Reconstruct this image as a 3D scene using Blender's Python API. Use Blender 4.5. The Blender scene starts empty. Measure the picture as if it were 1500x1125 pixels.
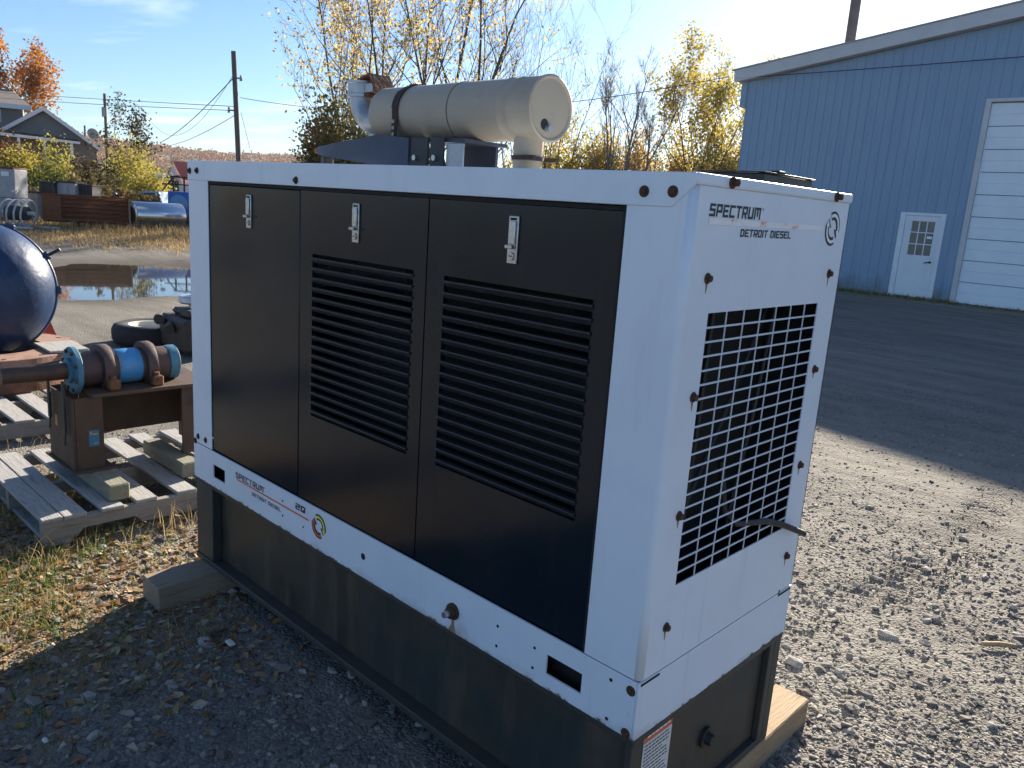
import bpy, math, random
import numpy as np
from mathutils import Vector, Matrix, Quaternion
R = math.radians
random.seed(7); rng = np.random.default_rng(7)
sc = bpy.context.scene
col = sc.collection

# ------------------------------------------------------------------ camera
FPX, YAW, PITCH, ROLL = 1166.4, -0.7544, 0.2193, 0.0679
CAM = Vector((0.8474, -1.3803, 1.61))
FW = Vector((math.sin(YAW)*math.cos(PITCH), math.cos(YAW)*math.cos(PITCH), -math.sin(PITCH)))
r0 = Vector((math.cos(YAW), -math.sin(YAW), 0)); u0 = r0.cross(FW)
RT = math.cos(ROLL)*r0 + math.sin(ROLL)*u0
UP = -math.sin(ROLL)*r0 + math.cos(ROLL)*u0
cd = bpy.data.cameras.new('camera'); cam = bpy.data.objects.new('camera', cd); col.objects.link(cam)
cd.sensor_fit = 'HORIZONTAL'; cd.sensor_width = 36; cd.lens = FPX/1500*36
cd.clip_start = 0.05; cd.clip_end = 6000
M3 = Matrix((RT, UP, -FW)).transposed()
cam.matrix_world = Matrix.Translation(CAM) @ M3.to_4x4()
sc.camera = cam

# ------------------------------------------------------------------ world, sun, exposure
SUN_AZ, SUN_EL = R(-17.5), R(22.5)
w = bpy.data.worlds.new('World'); sc.world = w; w.use_nodes = True
nt = w.node_tree; bg = nt.nodes['Background']
sky = nt.nodes.new('ShaderNodeTexSky'); sky.sky_type = 'NISHITA'; sky.sun_disc = False
sky.sun_elevation = SUN_EL; sky.sun_rotation = SUN_AZ
sky.air_density = 1.0; sky.dust_density = 0.5; sky.ozone_density = 6.0; sky.altitude = 200
tc = nt.nodes.new('ShaderNodeTexCoord')
sep = nt.nodes.new('ShaderNodeSeparateXYZ'); nt.links.new(tc.outputs['Generated'], sep.inputs[0])
def wmath(op, a, b):
    n = nt.nodes.new('ShaderNodeMath'); n.operation = op
    for i, v in enumerate((a, b)):
        if isinstance(v, (int, float)): n.inputs[i].default_value = v
        else: nt.links.new(v, n.inputs[i])
    return n.outputs[0]
zz = wmath('ADD', wmath('MAXIMUM', sep.outputs[2], 0.0), 0.12)
cx = wmath('DIVIDE', sep.outputs[0], zz); cy = wmath('DIVIDE', sep.outputs[1], zz)
cmb = nt.nodes.new('ShaderNodeCombineXYZ')
nt.links.new(wmath('ADD', wmath('MULTIPLY', cx, 0.9), wmath('MULTIPLY', cy, 0.45)), cmb.inputs[0])
nt.links.new(wmath('ADD', wmath('MULTIPLY', cx, -0.9), wmath('MULTIPLY', cy, 1.7)), cmb.inputs[1])
cn = nt.nodes.new('ShaderNodeTexNoise'); cn.inputs['Scale'].default_value = 0.8
cn.inputs['Detail'].default_value = 7; cn.inputs['Roughness'].default_value = 0.55; cn.inputs['Distortion'].default_value = 0.35
nt.links.new(cmb.outputs[0], cn.inputs['Vector'])
cr = nt.nodes.new('ShaderNodeValToRGB'); cr.color_ramp.elements[0].position = 0.54; cr.color_ramp.elements[1].position = 0.80
cr.color_ramp.elements[1].color = (0.6, 0.6, 0.6, 1)
nt.links.new(cn.outputs['Fac'], cr.inputs[0])
mx = nt.nodes.new('ShaderNodeMix'); mx.data_type = 'RGBA'; mx.blend_type = 'MIX'
mx.inputs[7].default_value = (10.5, 10.8, 11.2, 1)
nt.links.new(cr.outputs[0], mx.inputs[0]); nt.links.new(sky.outputs[0], mx.inputs[6])
nt.links.new(mx.outputs[2], bg.inputs[0]); bg.inputs[1].default_value = 0.054
ld = bpy.data.lights.new('sun', 'SUN'); ld.energy = 4.8; ld.angle = R(0.6); ld.color = (1.0, 0.90, 0.76)
sun = bpy.data.objects.new('sun', ld); col.objects.link(sun)
SD = Vector((math.sin(SUN_AZ)*math.cos(SUN_EL), math.cos(SUN_AZ)*math.cos(SUN_EL), math.sin(SUN_EL)))
sun.rotation_euler = SD.to_track_quat('Z', 'Y').to_euler(); sun.location = (0, 0, 30)
vs = sc.view_settings; vs.view_transform = 'Standard'; vs.look = 'None'; vs.gamma = 1; vs.use_curve_mapping = False
vs.exposure = 1.65

# ------------------------------------------------------------------ helpers: pixel -> world point
def ray(x, y): return FW + RT*((x-750)/FPX) - UP*((y-562.5)/FPX)
def at(x, y, d): return CAM + ray(x, y)*d
def on_z(x, y, Z=0.0): q = ray(x, y); return CAM + q*((Z-CAM.z)/q.z)
def on_x(x, y, X): q = ray(x, y); return CAM + q*((X-CAM.x)/q.x)
def on_y(x, y, Y): q = ray(x, y); return CAM + q*((Y-CAM.y)/q.y)
HR = Vector((math.cos(YAW), -math.sin(YAW), 0)); HF = Vector((math.sin(YAW), math.cos(YAW), 0))   # level right / forward

# ------------------------------------------------------------------ materials
def rgb(c): return (c[0], c[1], c[2], 1)
def mat(name, cols, scale=5.0, rough=0.6, metal=0.0, bump=0.0, bscale=None, detail=6, stretch=(1, 1, 1),
        rvar=0.0, pos=None, spec=0.5, coat=0.0, attr=None, trans=0.0, distort=0.0, bdist=0.01):
    m = bpy.data.materials.new(name); m.use_nodes = True
    t = m.node_tree; b = t.nodes['Principled BSDF']
    b.inputs['Roughness'].default_value = rough; b.inputs['Metallic'].default_value = metal
    b.inputs['Specular IOR Level'].default_value = spec
    if coat: b.inputs['Coat Weight'].default_value = coat; b.inputs['Coat Roughness'].default_value = 0.15
    tcn = t.nodes.new('ShaderNodeTexCoord'); mp = t.nodes.new('ShaderNodeMapping')
    mp.inputs['Scale'].default_value = stretch
    t.links.new(tcn.outputs['Object'], mp.inputs[0])
    if attr:
        a = t.nodes.new('ShaderNodeAttribute'); a.attribute_name = attr; fac = a.outputs['Fac']
    else:
        n = t.nodes.new('ShaderNodeTexNoise'); n.inputs['Scale'].default_value = scale
        n.inputs['Detail'].default_value = detail; n.inputs['Roughness'].default_value = 0.62
        n.inputs['Distortion'].default_value = distort
        t.links.new(mp.outputs[0], n.inputs['Vector']); fac = n.outputs['Fac']
    cr = t.nodes.new('ShaderNodeValToRGB'); e = cr.color_ramp.elements
    k = len(cols)
    pp = pos or ([0.0 + i/(max(k-1, 1)) for i in range(k)] if attr else [0.3 + 0.4*i/(max(k-1, 1)) for i in range(k)])
    e[0].position = pp[0]; e[0].color = rgb(cols[0])
    if k == 1: e.remove(e[1])
    else:
        e[1].position = pp[1]; e[1].color = rgb(cols[1])
        for i in range(2, k):
            q = e.new(pp[i]); q.color = rgb(cols[i])
    t.links.new(fac, cr.inputs[0]); t.links.new(cr.outputs[0], b.inputs['Base Color'])
    if rvar:
        mr = t.nodes.new('ShaderNodeMapRange'); mr.inputs[3].default_value = rough-rvar; mr.inputs[4].default_value = rough+rvar
        mr.inputs[1].default_value = 0.3; mr.inputs[2].default_value = 0.7
        t.links.new(fac, mr.inputs[0]); t.links.new(mr.outputs[0], b.inputs['Roughness'])
    if bump:
        n2 = t.nodes.new('ShaderNodeTexNoise'); n2.inputs['Scale'].default_value = bscale or scale*4; n2.inputs['Detail'].default_value = 5
        t.links.new(mp.outputs[0], n2.inputs['Vector'])
        bp = t.nodes.new('ShaderNodeBump'); bp.inputs['Strength'].default_value = bump; bp.inputs['Distance'].default_value = bdist
        t.links.new(n2.outputs['Fac'], bp.inputs['Height']); t.links.new(bp.outputs[0], b.inputs['Normal'])
    if trans:
        out = t.nodes['Material Output']; tr = t.nodes.new('ShaderNodeBsdfTranslucent'); ms = t.nodes.new('ShaderNodeMixShader')
        ms.inputs[0].default_value = trans
        t.links.new(cr.outputs[0], tr.inputs[0]); t.links.new(b.outputs[0], ms.inputs[1]); t.links.new(tr.outputs[0], ms.inputs[2])
        t.links.new(ms.outputs[0], out.inputs[0])
    return m
def add_layer(m, colr, scale, lo, hi, rough=None, zrange=None, stretch=(1, 1, 1), amount=1.0, metal=None):
    """a patchy second coat (dirt, rust, chips) over a material; zrange limits it to a band of object z"""
    t = m.node_tree; b = t.nodes['Principled BSDF']
    tcn = t.nodes.new('ShaderNodeTexCoord'); mp = t.nodes.new('ShaderNodeMapping'); mp.inputs['Scale'].default_value = stretch
    t.links.new(tcn.outputs['Object'], mp.inputs[0])
    n = t.nodes.new('ShaderNodeTexNoise'); n.inputs['Scale'].default_value = scale; n.inputs['Detail'].default_value = 8
    n.inputs['Roughness'].default_value = 0.65
    t.links.new(mp.outputs[0], n.inputs['Vector'])
    src = n.outputs['Fac']
    if zrange:
        s = t.nodes.new('ShaderNodeSeparateXYZ'); t.links.new(tcn.outputs['Object'], s.inputs[0])
        mr = t.nodes.new('ShaderNodeMapRange'); mr.inputs[1].default_value = zrange[0]; mr.inputs[2].default_value = zrange[1]
        mr.inputs[3].default_value = 0.35; mr.inputs[4].default_value = -0.35; t.links.new(s.outputs[2], mr.inputs[0])
        ad = t.nodes.new('ShaderNodeMath'); ad.operation = 'ADD'; t.links.new(src, ad.inputs[0]); t.links.new(mr.outputs[0], ad.inputs[1]); src = ad.outputs[0]
    mr = t.nodes.new('ShaderNodeMapRange'); mr.inputs[1].default_value = lo; mr.inputs[2].default_value = hi; mr.inputs[4].default_value = amount
    t.links.new(src, mr.inputs[0])
    old = b.inputs['Base Color'].links[0].from_socket
    x = t.nodes.new('ShaderNodeMix'); x.data_type = 'RGBA'; x.inputs[7].default_value = rgb(colr)
    t.links.new(mr.outputs[0], x.inputs[0]); t.links.new(old, x.inputs[6]); t.links.new(x.outputs[2], b.inputs['Base Color'])
    if rough is not None:
        x2 = t.nodes.new('ShaderNodeMix'); x2.inputs[3].default_value = rough
        x2.inputs[2].default_value = b.inputs['Roughness'].default_value
        if b.inputs['Roughness'].links: t.links.new(b.inputs['Roughness'].links[0].from_socket, x2.inputs[2])
        t.links.new(mr.outputs[0], x2.inputs[0]); t.links.new(x2.outputs[0], b.inputs['Roughness'])
    return m

MT = {}
MT['white'] = mat('white_enamel', [(.65, .725, .81), (.71, .78, .855), (.68, .745, .82)], 3.0, .36, bump=.03, bscale=2, rvar=.06, bdist=.01)
add_layer(MT['white'], (.40, .39, .37), 2.2, .60, .86, .6, stretch=(3, 3, .6), amount=.45)
add_layer(MT['white'], (.74, .76, .80), 5.0, .62, .70, .5, stretch=(1, 1, 1), amount=.35)
add_layer(MT['white'], (.36, .33, .29), 2.0, .60, .80, .6, stretch=(14, 14, .35), amount=.30)
add_layer(MT['white'], (.22, .15, .10), 70, .76, .79, .8, amount=.7)
MT['band'] = mat('white_skid_paint', [(.64, .715, .80), (.71, .775, .85)], 4.0, .38, bump=.03, bscale=3, rvar=.06, bdist=.01)
add_layer(MT['band'], (.10, .055, .03), 30, .68, .80, .8, zrange=(.350, .392))
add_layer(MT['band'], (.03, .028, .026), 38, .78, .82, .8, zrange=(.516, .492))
add_layer(MT['band'], (.28, .24, .20), 7, .62, .95, .7, zrange=(.34, .45), amount=.6)
add_layer(MT['band'], (.34, .30, .26), 2.0, .58, .80, .6, stretch=(12, 12, .5), amount=.35)
add_layer(MT['band'], (.12, .08, .05), 60, .73, .76, .8, amount=.8)
add_layer(MT['band'], (.30, .22, .15), 9, .66, .86, .7, stretch=(1, 1, .5), amount=.6)
MT['black'] = mat('black_door_paint', [(.004, .011, .018), (.007, .015, .023)], 3.0, .17, spec=.32, bump=.08, bscale=1.8, rvar=.05, bdist=.03)
add_layer(MT['black'], (.024, .030, .038), 1.6, .50, .80, .45, amount=.3)
add_layer(MT['black'], (.036, .040, .046), 2.0, .56, .85, .5, stretch=(10, 10, .4), amount=.35)
MT['blackmetal'] = mat('black_metal', [(.012, .012, .013), (.03, .028, .026)], 20, .5, bump=.15, bscale=60)
MT['inside'] = mat('dark_interior', [(.008, .008, .009)], 5, .8)
MT['louver'] = mat('black_louver', [(.026, .029, .035), (.042, .045, .052)], 20, .36)
MT['chrome'] = mat('zinc_latch', [(.62, .63, .64), (.42, .42, .43)], 60, .32, metal=.9)
MT['rustbolt'] = mat('rusty_bolt', [(.035, .02, .014), (.10, .045, .022), (.05, .032, .025)], 140, .75, metal=.2, bump=.4, bscale=300)
MT['grille'] = mat('grille_paint', [(.56, .62, .70), (.64, .70, .77)], 12, .4)
MT['core'] = mat('radiator_core', [(.005, .006, .006), (.010, .011, .011)], 7, .6, bump=.6, bscale=260, stretch=(1, 6, .3))
MT['muffler'] = mat('tan_muffler_paint', [(.35, .285, .205), (.43, .355, .26), (.39, .32, .235)], 4.5, .55, bump=.08, bscale=9, rvar=.08)
add_layer(MT['muffler'], (.20, .12, .07), 7, .60, .80, .8, amount=.6)
add_layer(MT['muffler'], (.16, .12, .09), 3.5, .60, .75, .8, stretch=(6, 1, .7), amount=.5)
add_layer(MT['muffler'], (.06, .045, .035), 60, .70, .74, .8, amount=.7)
MT['galv'] = mat('galvanised_pipe', [(.30, .31, .32), (.46, .47, .48), (.36, .36, .36)], 11, .42, metal=.65, bump=.1)
MT['strap'] = mat('rusted_strap', [(.03, .022, .02), (.075, .042, .03)], 50, .8, bump=.3)
MT['navy'] = mat('navy_bracket_paint', [(.028, .042, .075), (.05, .065, .10)], 12, .5, bump=.1)
MT['tank'] = mat('olive_tank_paint', [(.022, .022, .019), (.045, .040, .032), (.03, .032, .03)], 3.2, .5, bump=.15, bscale=14, rvar=.1)
add_layer(MT['tank'], (.11, .078, .05), 5, .48, .72, .8, stretch=(2.5, 2.5, .4), amount=.8)
add_layer(MT['tank'], (.11, .10, .085), 3, .58, .8, .9, stretch=(9, 9, .3), amount=.4)
add_layer(MT['tank'], (.16, .14, .12), 55, .71, .75, .9, amount=.6)
add_layer(MT['tank'], (.012, .03, .035), 1.7, .52, .66, .5, amount=.6)
MT['tank2'] = mat('tank_flange_paint', [(.03, .034, .034), (.06, .055, .045)], 6, .55, bump=.2, bscale=25)
add_layer(MT['tank2'], (.09, .06, .04), 10, .58, .75, .8, amount=.6)
MT['ink'] = mat('black_ink', [(.02, .02, .022)], 5, .5)
add_layer(MT['ink'], (.5, .5, .52), 120, .62, .68, .5, amount=.8)
MT['orange'] = mat('orange_stripe', [(.75, .13, .03), (.70, .16, .06)], 60, .5)
MT['fadedorange'] = mat('worn_orange_stripe', [(.86, .86, .87), (.84, .80, .79), (.82, .20, .10)], 26, .5, pos=[.40, .56, .66], stretch=(1, 1, 2))
MT['yellow'] = mat('yellow_print', [(.75, .72, .10)], 5, .5)
MT['redprint'] = mat('red_print', [(.70, .12, .05)], 5, .5)
MT['whiteprint'] = mat('white_print', [(.85, .87, .88)], 5, .5)
MT['paper'] = mat('paper_label', [(.72, .72, .70), (.62, .61, .58)], 12, .6)
def wood(name, a, b, c, st, sc_=7, bump=.5):
    m = mat(name, [a, b, c], sc_, .85, bump=bump, bscale=18, stretch=st, distort=.6, bdist=.006)
    return m
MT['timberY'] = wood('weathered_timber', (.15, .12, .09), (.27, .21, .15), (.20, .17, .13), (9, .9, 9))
MT['timberLit'] = wood('lit_timber_tone', (.22, .15, .085), (.36, .25, .14), (.28, .20, .12), (9, .9, 9))  # timber copy with sunlight put into its lighter, warmer colours
MT['boardX'] = wood('grey_pallet_board', (.17, .165, .155), (.34, .33, .31), (.26, .245, .225), (.8, 9, 9))
MT['boardY'] = wood('grey_pallet_stringer', (.14, .12, .10), (.26, .23, .20), (.20, .18, .155), (9, .8, 9))
MT['blockX'] = wood('mossy_block', (.13, .12, .09), (.24, .22, .16), (.17, .17, .11), (.8, 9, 9))
MT['rust'] = mat('rusted_steel', [(.07, .03, .018), (.17, .07, .032), (.11, .055, .035)], 14, .85, bump=.35, bscale=50)
MT['rustpink'] = mat('pale_rusted_plate', [(.20, .10, .07), (.30, .18, .13), (.14, .065, .04)], 8, .85, bump=.3, bscale=40)
MT['standbrown'] = mat('brown_stand_paint', [(.045, .026, .017), (.075, .042, .025), (.03, .022, .018)], 5, .7, bump=.2, bscale=30)
MT['shaft'] = mat('oily_shaft', [(.05, .032, .026), (.10, .055, .038), (.035, .028, .026)], 9, .5, metal=.3, bump=.15)
MT['pumpblue'] = mat('chipped_blue_paint', [(.035, .17, .38), (.05, .24, .49), (.042, .20, .41)], 6, .5, bump=.12, bscale=40)
add_layer(MT['pumpblue'], (.22, .15, .09), 14, .60, .66, .85, amount=.9)
MT['teal'] = mat('worn_teal_flange', [(.035, .13, .20), (.06, .19, .27), (.10, .07, .05)], 14, .6, bump=.2, pos=[.3, .55, .68])
MT['plum'] = mat('plum_primer', [(.035, .022, .024), (.075, .042, .04), (.055, .03, .026)], 8, .65, bump=.2)
MT['casing'] = mat('deep_blue_casing', [(.005, .020, .062), (.009, .034, .095), (.007, .026, .075)], 4, .40, bump=.25, bscale=14, rvar=.08, bdist=.02)
add_layer(MT['casing'], (.30, .32, .36), 24, .66, .74, .7, amount=.6)
MT['redpaint'] = mat('red_paint', [(.45, .05, .025), (.55, .08, .04)], 9, .55)
MT['rubber'] = mat('tyre_rubber', [(.014, .014, .015), (.028, .027, .026)], 20, .8, bump=.2)
MT['rimwhite'] = mat('pale_wheel_rim', [(.5, .5, .42), (.62, .60, .5)], 10, .55)
MT['engine'] = mat('dirty_engine', [(.025, .024, .022), (.06, .05, .04), (.035, .033, .03)], 12, .65, bump=.3)
MT['tincap'] = mat('tin_air_cleaner', [(.42, .44, .48), (.55, .56, .58)], 9, .4, metal=.5)
MT['rustbin'] = mat('rusty_corrugated_bin', [(.10, .040, .020), (.20, .075, .032), (.14, .055, .028)], 4, .85, bump=.3, bscale=30)
MT['silver'] = mat('bright_silver_tank', [(.55, .57, .60), (.66, .67, .69)], 3, .16, metal=.92, bump=.05, bscale=2)
MT['greymetal'] = mat('weathered_grey_metal', [(.22, .24, .26), (.36, .37, .38), (.30, .29, .28)], 5, .55, bump=.15)
MT['darkbox'] = mat('dark_scrap', [(.03, .03, .03), (.07, .065, .06)], 7, .8, bump=.2)
MT['hose'] = mat('pale_hoop', [(.40, .43, .45), (.55, .56, .56)], 9, .6)
MT['truckblue'] = mat('pale_blue_truck_paint', [(.16, .30, .46), (.20, .36, .52)], 4, .35)
MT['brightblue'] = mat('bright_blue_steel', [(.02, .12, .42), (.03, .18, .55)], 5, .4, bump=.2)
MT['glass'] = mat('dark_window_glass', [(.02, .025, .03)], 5, .06)
MT['siding'] = mat('blue_steel_siding', [(.20, .31, .43), (.235, .345, .465), (.215, .325, .445)], 1.2, .42, bump=.04, bscale=3, stretch=(2, 2, .3))
add_layer(MT['siding'], (.36, .46, .56), 1.6, .55, .85, .6, stretch=(3, 3, .25), amount=.5)
add_layer(MT['siding'], (.16, .17, .16), 3, .50, .80, .8, zrange=(.0, .9), stretch=(2, 2, .6), amount=.7)
MT['trim'] = mat('pale_trim', [(.50, .50, .50), (.60, .60, .60)], 2, .5)
MT['doorwhite'] = mat('white_door_paint', [(.68, .72, .77), (.76, .79, .82)], 2.5, .42, bump=.05)
add_layer(MT['doorwhite'], (.25, .23, .21), 5, .62, .78, .7, amount=.6)
MT['rollup'] = mat('white_rollup_door', [(.74, .79, .84), (.81, .85, .88)], 2.5, .4, bump=.04)
MT['roofmetal'] = mat('grey_roof_metal', [(.30, .30, .30), (.38, .38, .38)], 3, .5)
MT['chimney'] = mat('brown_flue', [(.13, .10, .085), (.19, .15, .13)], 6, .6)
MT['pole'] = mat('weathered_pole', [(.10, .09, .08), (.17, .15, .13)], 6, .9, stretch=(6, 6, .5), bump=.3)
MT['wire'] = mat('black_wire', [(.03, .03, .032)], 5, .6)
MT['houseside'] = mat('grey_house_siding', [(.17, .17, .165), (.20, .20, .19)], 2, .7)
MT['shingle'] = mat('dark_shingle', [(.03, .032, .04), (.055, .056, .062)], 8, .9, bump=.2)
MT['tanroof'] = mat('tan_shingle', [(.18, .15, .125), (.24, .205, .175)], 8, .9, bump=.2)
MT['housewhite'] = mat('white_house_trim', [(.72, .73, .74)], 3, .5)
MT['redroof'] = mat('red_metal_roof', [(.34, .07, .07), (.40, .10, .095)], 4, .5)
MT['bark'] = mat('grey_brown_bark', [(.075, .058, .045), (.15, .12, .095)], 9, .9, stretch=(4, 4, 1), bump=.4)
MT['palebark'] = mat('pale_bark', [(.13, .105, .085), (.22, .185, .155)], 9, .9, stretch=(4, 4, 1), bump=.4)
def leafmat(name, cols, tr=.45): return mat(name, cols, attr='rnd', rough=.65, trans=tr, spec=.25)
MT['leafgold'] = leafmat('gold_leaves', [(.40, .39, .24), (.52, .46, .22), (.58, .46, .17), (.52, .34, .14), (.44, .43, .30)], .55)
MT['leafpoplar'] = leafmat('poplar_leaves', [(.22, .24, .07), (.38, .35, .09), (.48, .38, .08), (.50, .34, .06), (.30, .29, .09)], .55)
MT['leafstraw'] = leafmat('straw_leaves', [(.34, .27, .12), (.44, .34, .15), (.50, .35, .12), (.30, .26, .13)], .5)
MT['leafyellowgreen'] = leafmat('yellow_green_leaves', [(.14, .17, .04), (.28, .27, .06), (.40, .32, .06), (.20, .20, .05)], .5)
MT['leaforange'] = leafmat('orange_leaves', [(.40, .14, .03), (.50, .22, .04), (.32, .12, .03), (.45, .28, .06)], .5)
MT['leafgreen'] = leafmat('green_leaves', [(.04, .07, .02), (.10, .13, .03), (.20, .19, .045), (.07, .09, .025)], .35)
MT['leafdark'] = leafmat('dark_evergreen_leaves', [(.022, .035, .016), (.05, .06, .025), (.12, .09, .03), (.03, .045, .02)], .2)
MT['leafbush'] = leafmat('dark_bush_leaves', [(.06, .085, .03), (.13, .14, .05), (.24, .19, .07), (.28, .14, .05), (.10, .12, .04)], .45)
MT['leafred'] = leafmat('maroon_leaves', [(.11, .025, .018), (.17, .045, .02), (.07, .03, .02), (.20, .09, .03)], .4)
MT['plume'] = leafmat('goldenrod_plumes', [(.30, .19, .06), (.46, .28, .08), (.24, .17, .07), (.36, .29, .13), (.20, .18, .06)], .4)
MT['drygrass'] = leafmat('dry_grass', [(.44, .30, .13), (.52, .37, .17), (.34, .22, .10), (.42, .34, .18)], .4)
MT['grass'] = leafmat('mixed_grass', [(.07, .13, .025), (.14, .19, .04), (.32, .27, .09), (.40, .28, .12), (.10, .15, .03)], .4)
MT['deadleaf'] = leafmat('fallen_leaves', [(.30, .14, .05), (.38, .22, .09), (.22, .11, .055), (.42, .33, .20), (.48, .42, .33)], .25)
MT['stone'] = mat('gravel_stone', [(.065, .061, .059), (.155, .144, .13), (.25, .23, .20), (.105, .098, .09), (.18, .14, .117), (.37, .345, .30)], attr='rnd', rough=.9, bump=.4, bscale=90)
MT['hillwood'] = leafmat('autumn_wood', [(.27, .11, .06), (.34, .15, .055), (.18, .125, .07), (.30, .13, .08), (.15, .125, .08)], .3)
MT['hill'] = mat('hill_floor', [(.10, .08, .05), (.16, .12, .06)], .05, .9)
MT['lawn'] = mat('far_lawn', [(.13, .17, .04), (.20, .22, .06)], .6, .9)
MT['plastic'] = mat('white_bucket', [(.7, .7, .68)], 4, .5)
MT['concrete'] = mat('concrete_block', [(.24, .23, .21), (.33, .31, .29)], 14, .9, bump=.3)
MT['bluelabel'] = mat('blue_label', [(.03, .14, .24)], 5, .5)
MT['yellowlabel'] = mat('ochre_tag', [(.42, .30, .08), (.34, .24, .08)], 30, .6)
MT['cream'] = mat('cream_litter', [(.6, .58, .52)], 10, .6)

# ground: packed gravel and dirt, dry grass far left
def ground_mat():
    m = bpy.data.materials.new('gravel_yard'); m.use_nodes = True; t = m.node_tree; b = t.nodes['Principled BSDF']
    b.inputs['Roughness'].default_value = .95; b.inputs['Specular IOR Level'].default_value = .2
    tcn = t.nodes.new('ShaderNodeTexCoord'); P = tcn.outputs['Object']
    def noise(s, d=6, r=.6):
        n = t.nodes.new('ShaderNodeTexNoise'); n.inputs['Scale'].default_value = s; n.inputs['Detail'].default_value = d; n.inputs['Roughness'].default_value = r
        t.links.new(P, n.inputs['Vector']); return n.outputs['Fac']
    def ramp(f, st):
        c = t.nodes.new('ShaderNodeValToRGB'); e = c.color_ramp.elements
        for i, (p, cc) in enumerate(st):
            q = e[i] if i < 2 else e.new(p)
            q.position = p; q.color = rgb(cc)
        t.links.new(f, c.inputs[0]); return c.outputs[0]
    def mixc(f, a, bb, bt='MIX'):
        x = t.nodes.new('ShaderNodeMix'); x.data_type = 'RGBA'; x.blend_type = bt
        for s, v in ((0, f), (6, a), (7, bb)):
            if isinstance(v, tuple): x.inputs[s].default_value = rgb(v)
            elif isinstance(v, float): x.inputs[s].default_value = v
            else: t.links.new(v, x.inputs[s])
        return x.outputs[2]
    vo = t.nodes.new('ShaderNodeTexVoronoi'); vo.inputs['Scale'].default_value = 80; vo.inputs['Randomness'].default_value = 1
    t.links.new(P, vo.inputs['Vector'])
    vo2 = t.nodes.new('ShaderNodeTexVoronoi'); vo2.inputs['Scale'].default_value = 130; t.links.new(P, vo2.inputs['Vector'])
    s1 = t.nodes.new('ShaderNodeSeparateColor'); t.links.new(vo.outputs['Color'], s1.inputs[0])
    stones = ramp(s1.outputs[0], [(0, (.075, .07, .062)), (.5, (.155, .144, .126)), (.8, (.225, .21, .18)), (1, (.36, .335, .29))])
    dirt = ramp(noise(2.3, 9, .7), [(.3, (.12, .107, .09)), (.5, (.195, .176, .146)), (.7, (.27, .246, .205))])
    big = ramp(noise(.45, 4), [(.38, (0, 0, 0)), (.62, (1, 1, 1))])
    c = mixc(big, stones, dirt)
    c = mixc(.5, c, mixc(.5, stones, dirt))
    streak = t.nodes.new('ShaderNodeMapping'); streak.inputs['Rotation'].default_value = (0, 0, R(-28)); streak.inputs['Scale'].default_value = (.35, 2.6, 1); t.links.new(P, streak.inputs[0])
    ns = t.nodes.new('ShaderNodeTexNoise'); ns.inputs['Scale'].default_value = 1.1; ns.inputs['Detail'].default_value = 7; t.links.new(streak.outputs[0], ns.inputs['Vector'])
    c = mixc(ramp(ns.outputs['Fac'], [(.42, (0, 0, 0)), (.62, (.55, .55, .55))]), c, (.29, .265, .225))
    c = mixc(ramp(noise(.22, 5), [(.45, (0, 0, 0)), (.65, (.6, .6, .6))]), c, (.13, .12, .105))
    # attribute 'veg': dry grass / soil near the vegetated edges
    a = t.nodes.new('ShaderNodeAttribute'); a.attribute_name = 'veg'
    soil = ramp(noise(6, 8, .7), [(.3, (.12, .085, .05)), (.5, (.22, .155, .085)), (.7, (.32, .24, .13))])
    c = mixc(a.outputs['Fac'], c, soil)
    a2 = t.nodes.new('ShaderNodeAttribute'); a2.attribute_name = 'wet'
    c = mixc(a2.outputs['Fac'], c, mixc(.62, c, (.03, .026, .022)))
    t.links.new(c, b.inputs['Base Color'])
    h = t.nodes.new('ShaderNodeMath'); h.operation = 'ADD'
    m1 = t.nodes.new('ShaderNodeMath'); m1.operation = 'MULTIPLY'; m1.inputs[1].default_value = -1.0; t.links.new(vo.outputs['Distance'], m1.inputs[0])
    m2 = t.nodes.new('ShaderNodeMath'); m2.operation = 'MULTIPLY'; m2.inputs[1].default_value = -.5; t.links.new(vo2.outputs['Distance'], m2.inputs[0])
    t.links.new(m1.outputs[0], h.inputs[0]); t.links.new(m2.outputs[0], h.inputs[1])
    h2 = t.nodes.new('ShaderNodeMath'); h2.operation = 'ADD'; t.links.new(h.outputs[0], h2.inputs[0]); t.links.new(noise(9, 8, .7), h2.inputs[1])
    bp = t.nodes.new('ShaderNodeBump'); bp.inputs['Strength'].default_value = .7; bp.inputs['Distance'].default_value = .012
    t.links.new(h2.outputs[0], bp.inputs['Height']); t.links.new(bp.outputs[0], b.inputs['Normal'])
    return m
MT['ground'] = ground_mat()
wm = bpy.data.materials.new('puddle_water'); wm.use_nodes = True
_b = wm.node_tree.nodes['Principled BSDF']; _b.inputs['Base Color'].default_value = (.05, .043, .035, 1)
_b.inputs['Roughness'].default_value = .03; _b.inputs['Specular IOR Level'].default_value = .9; MT['water'] = wm

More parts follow.
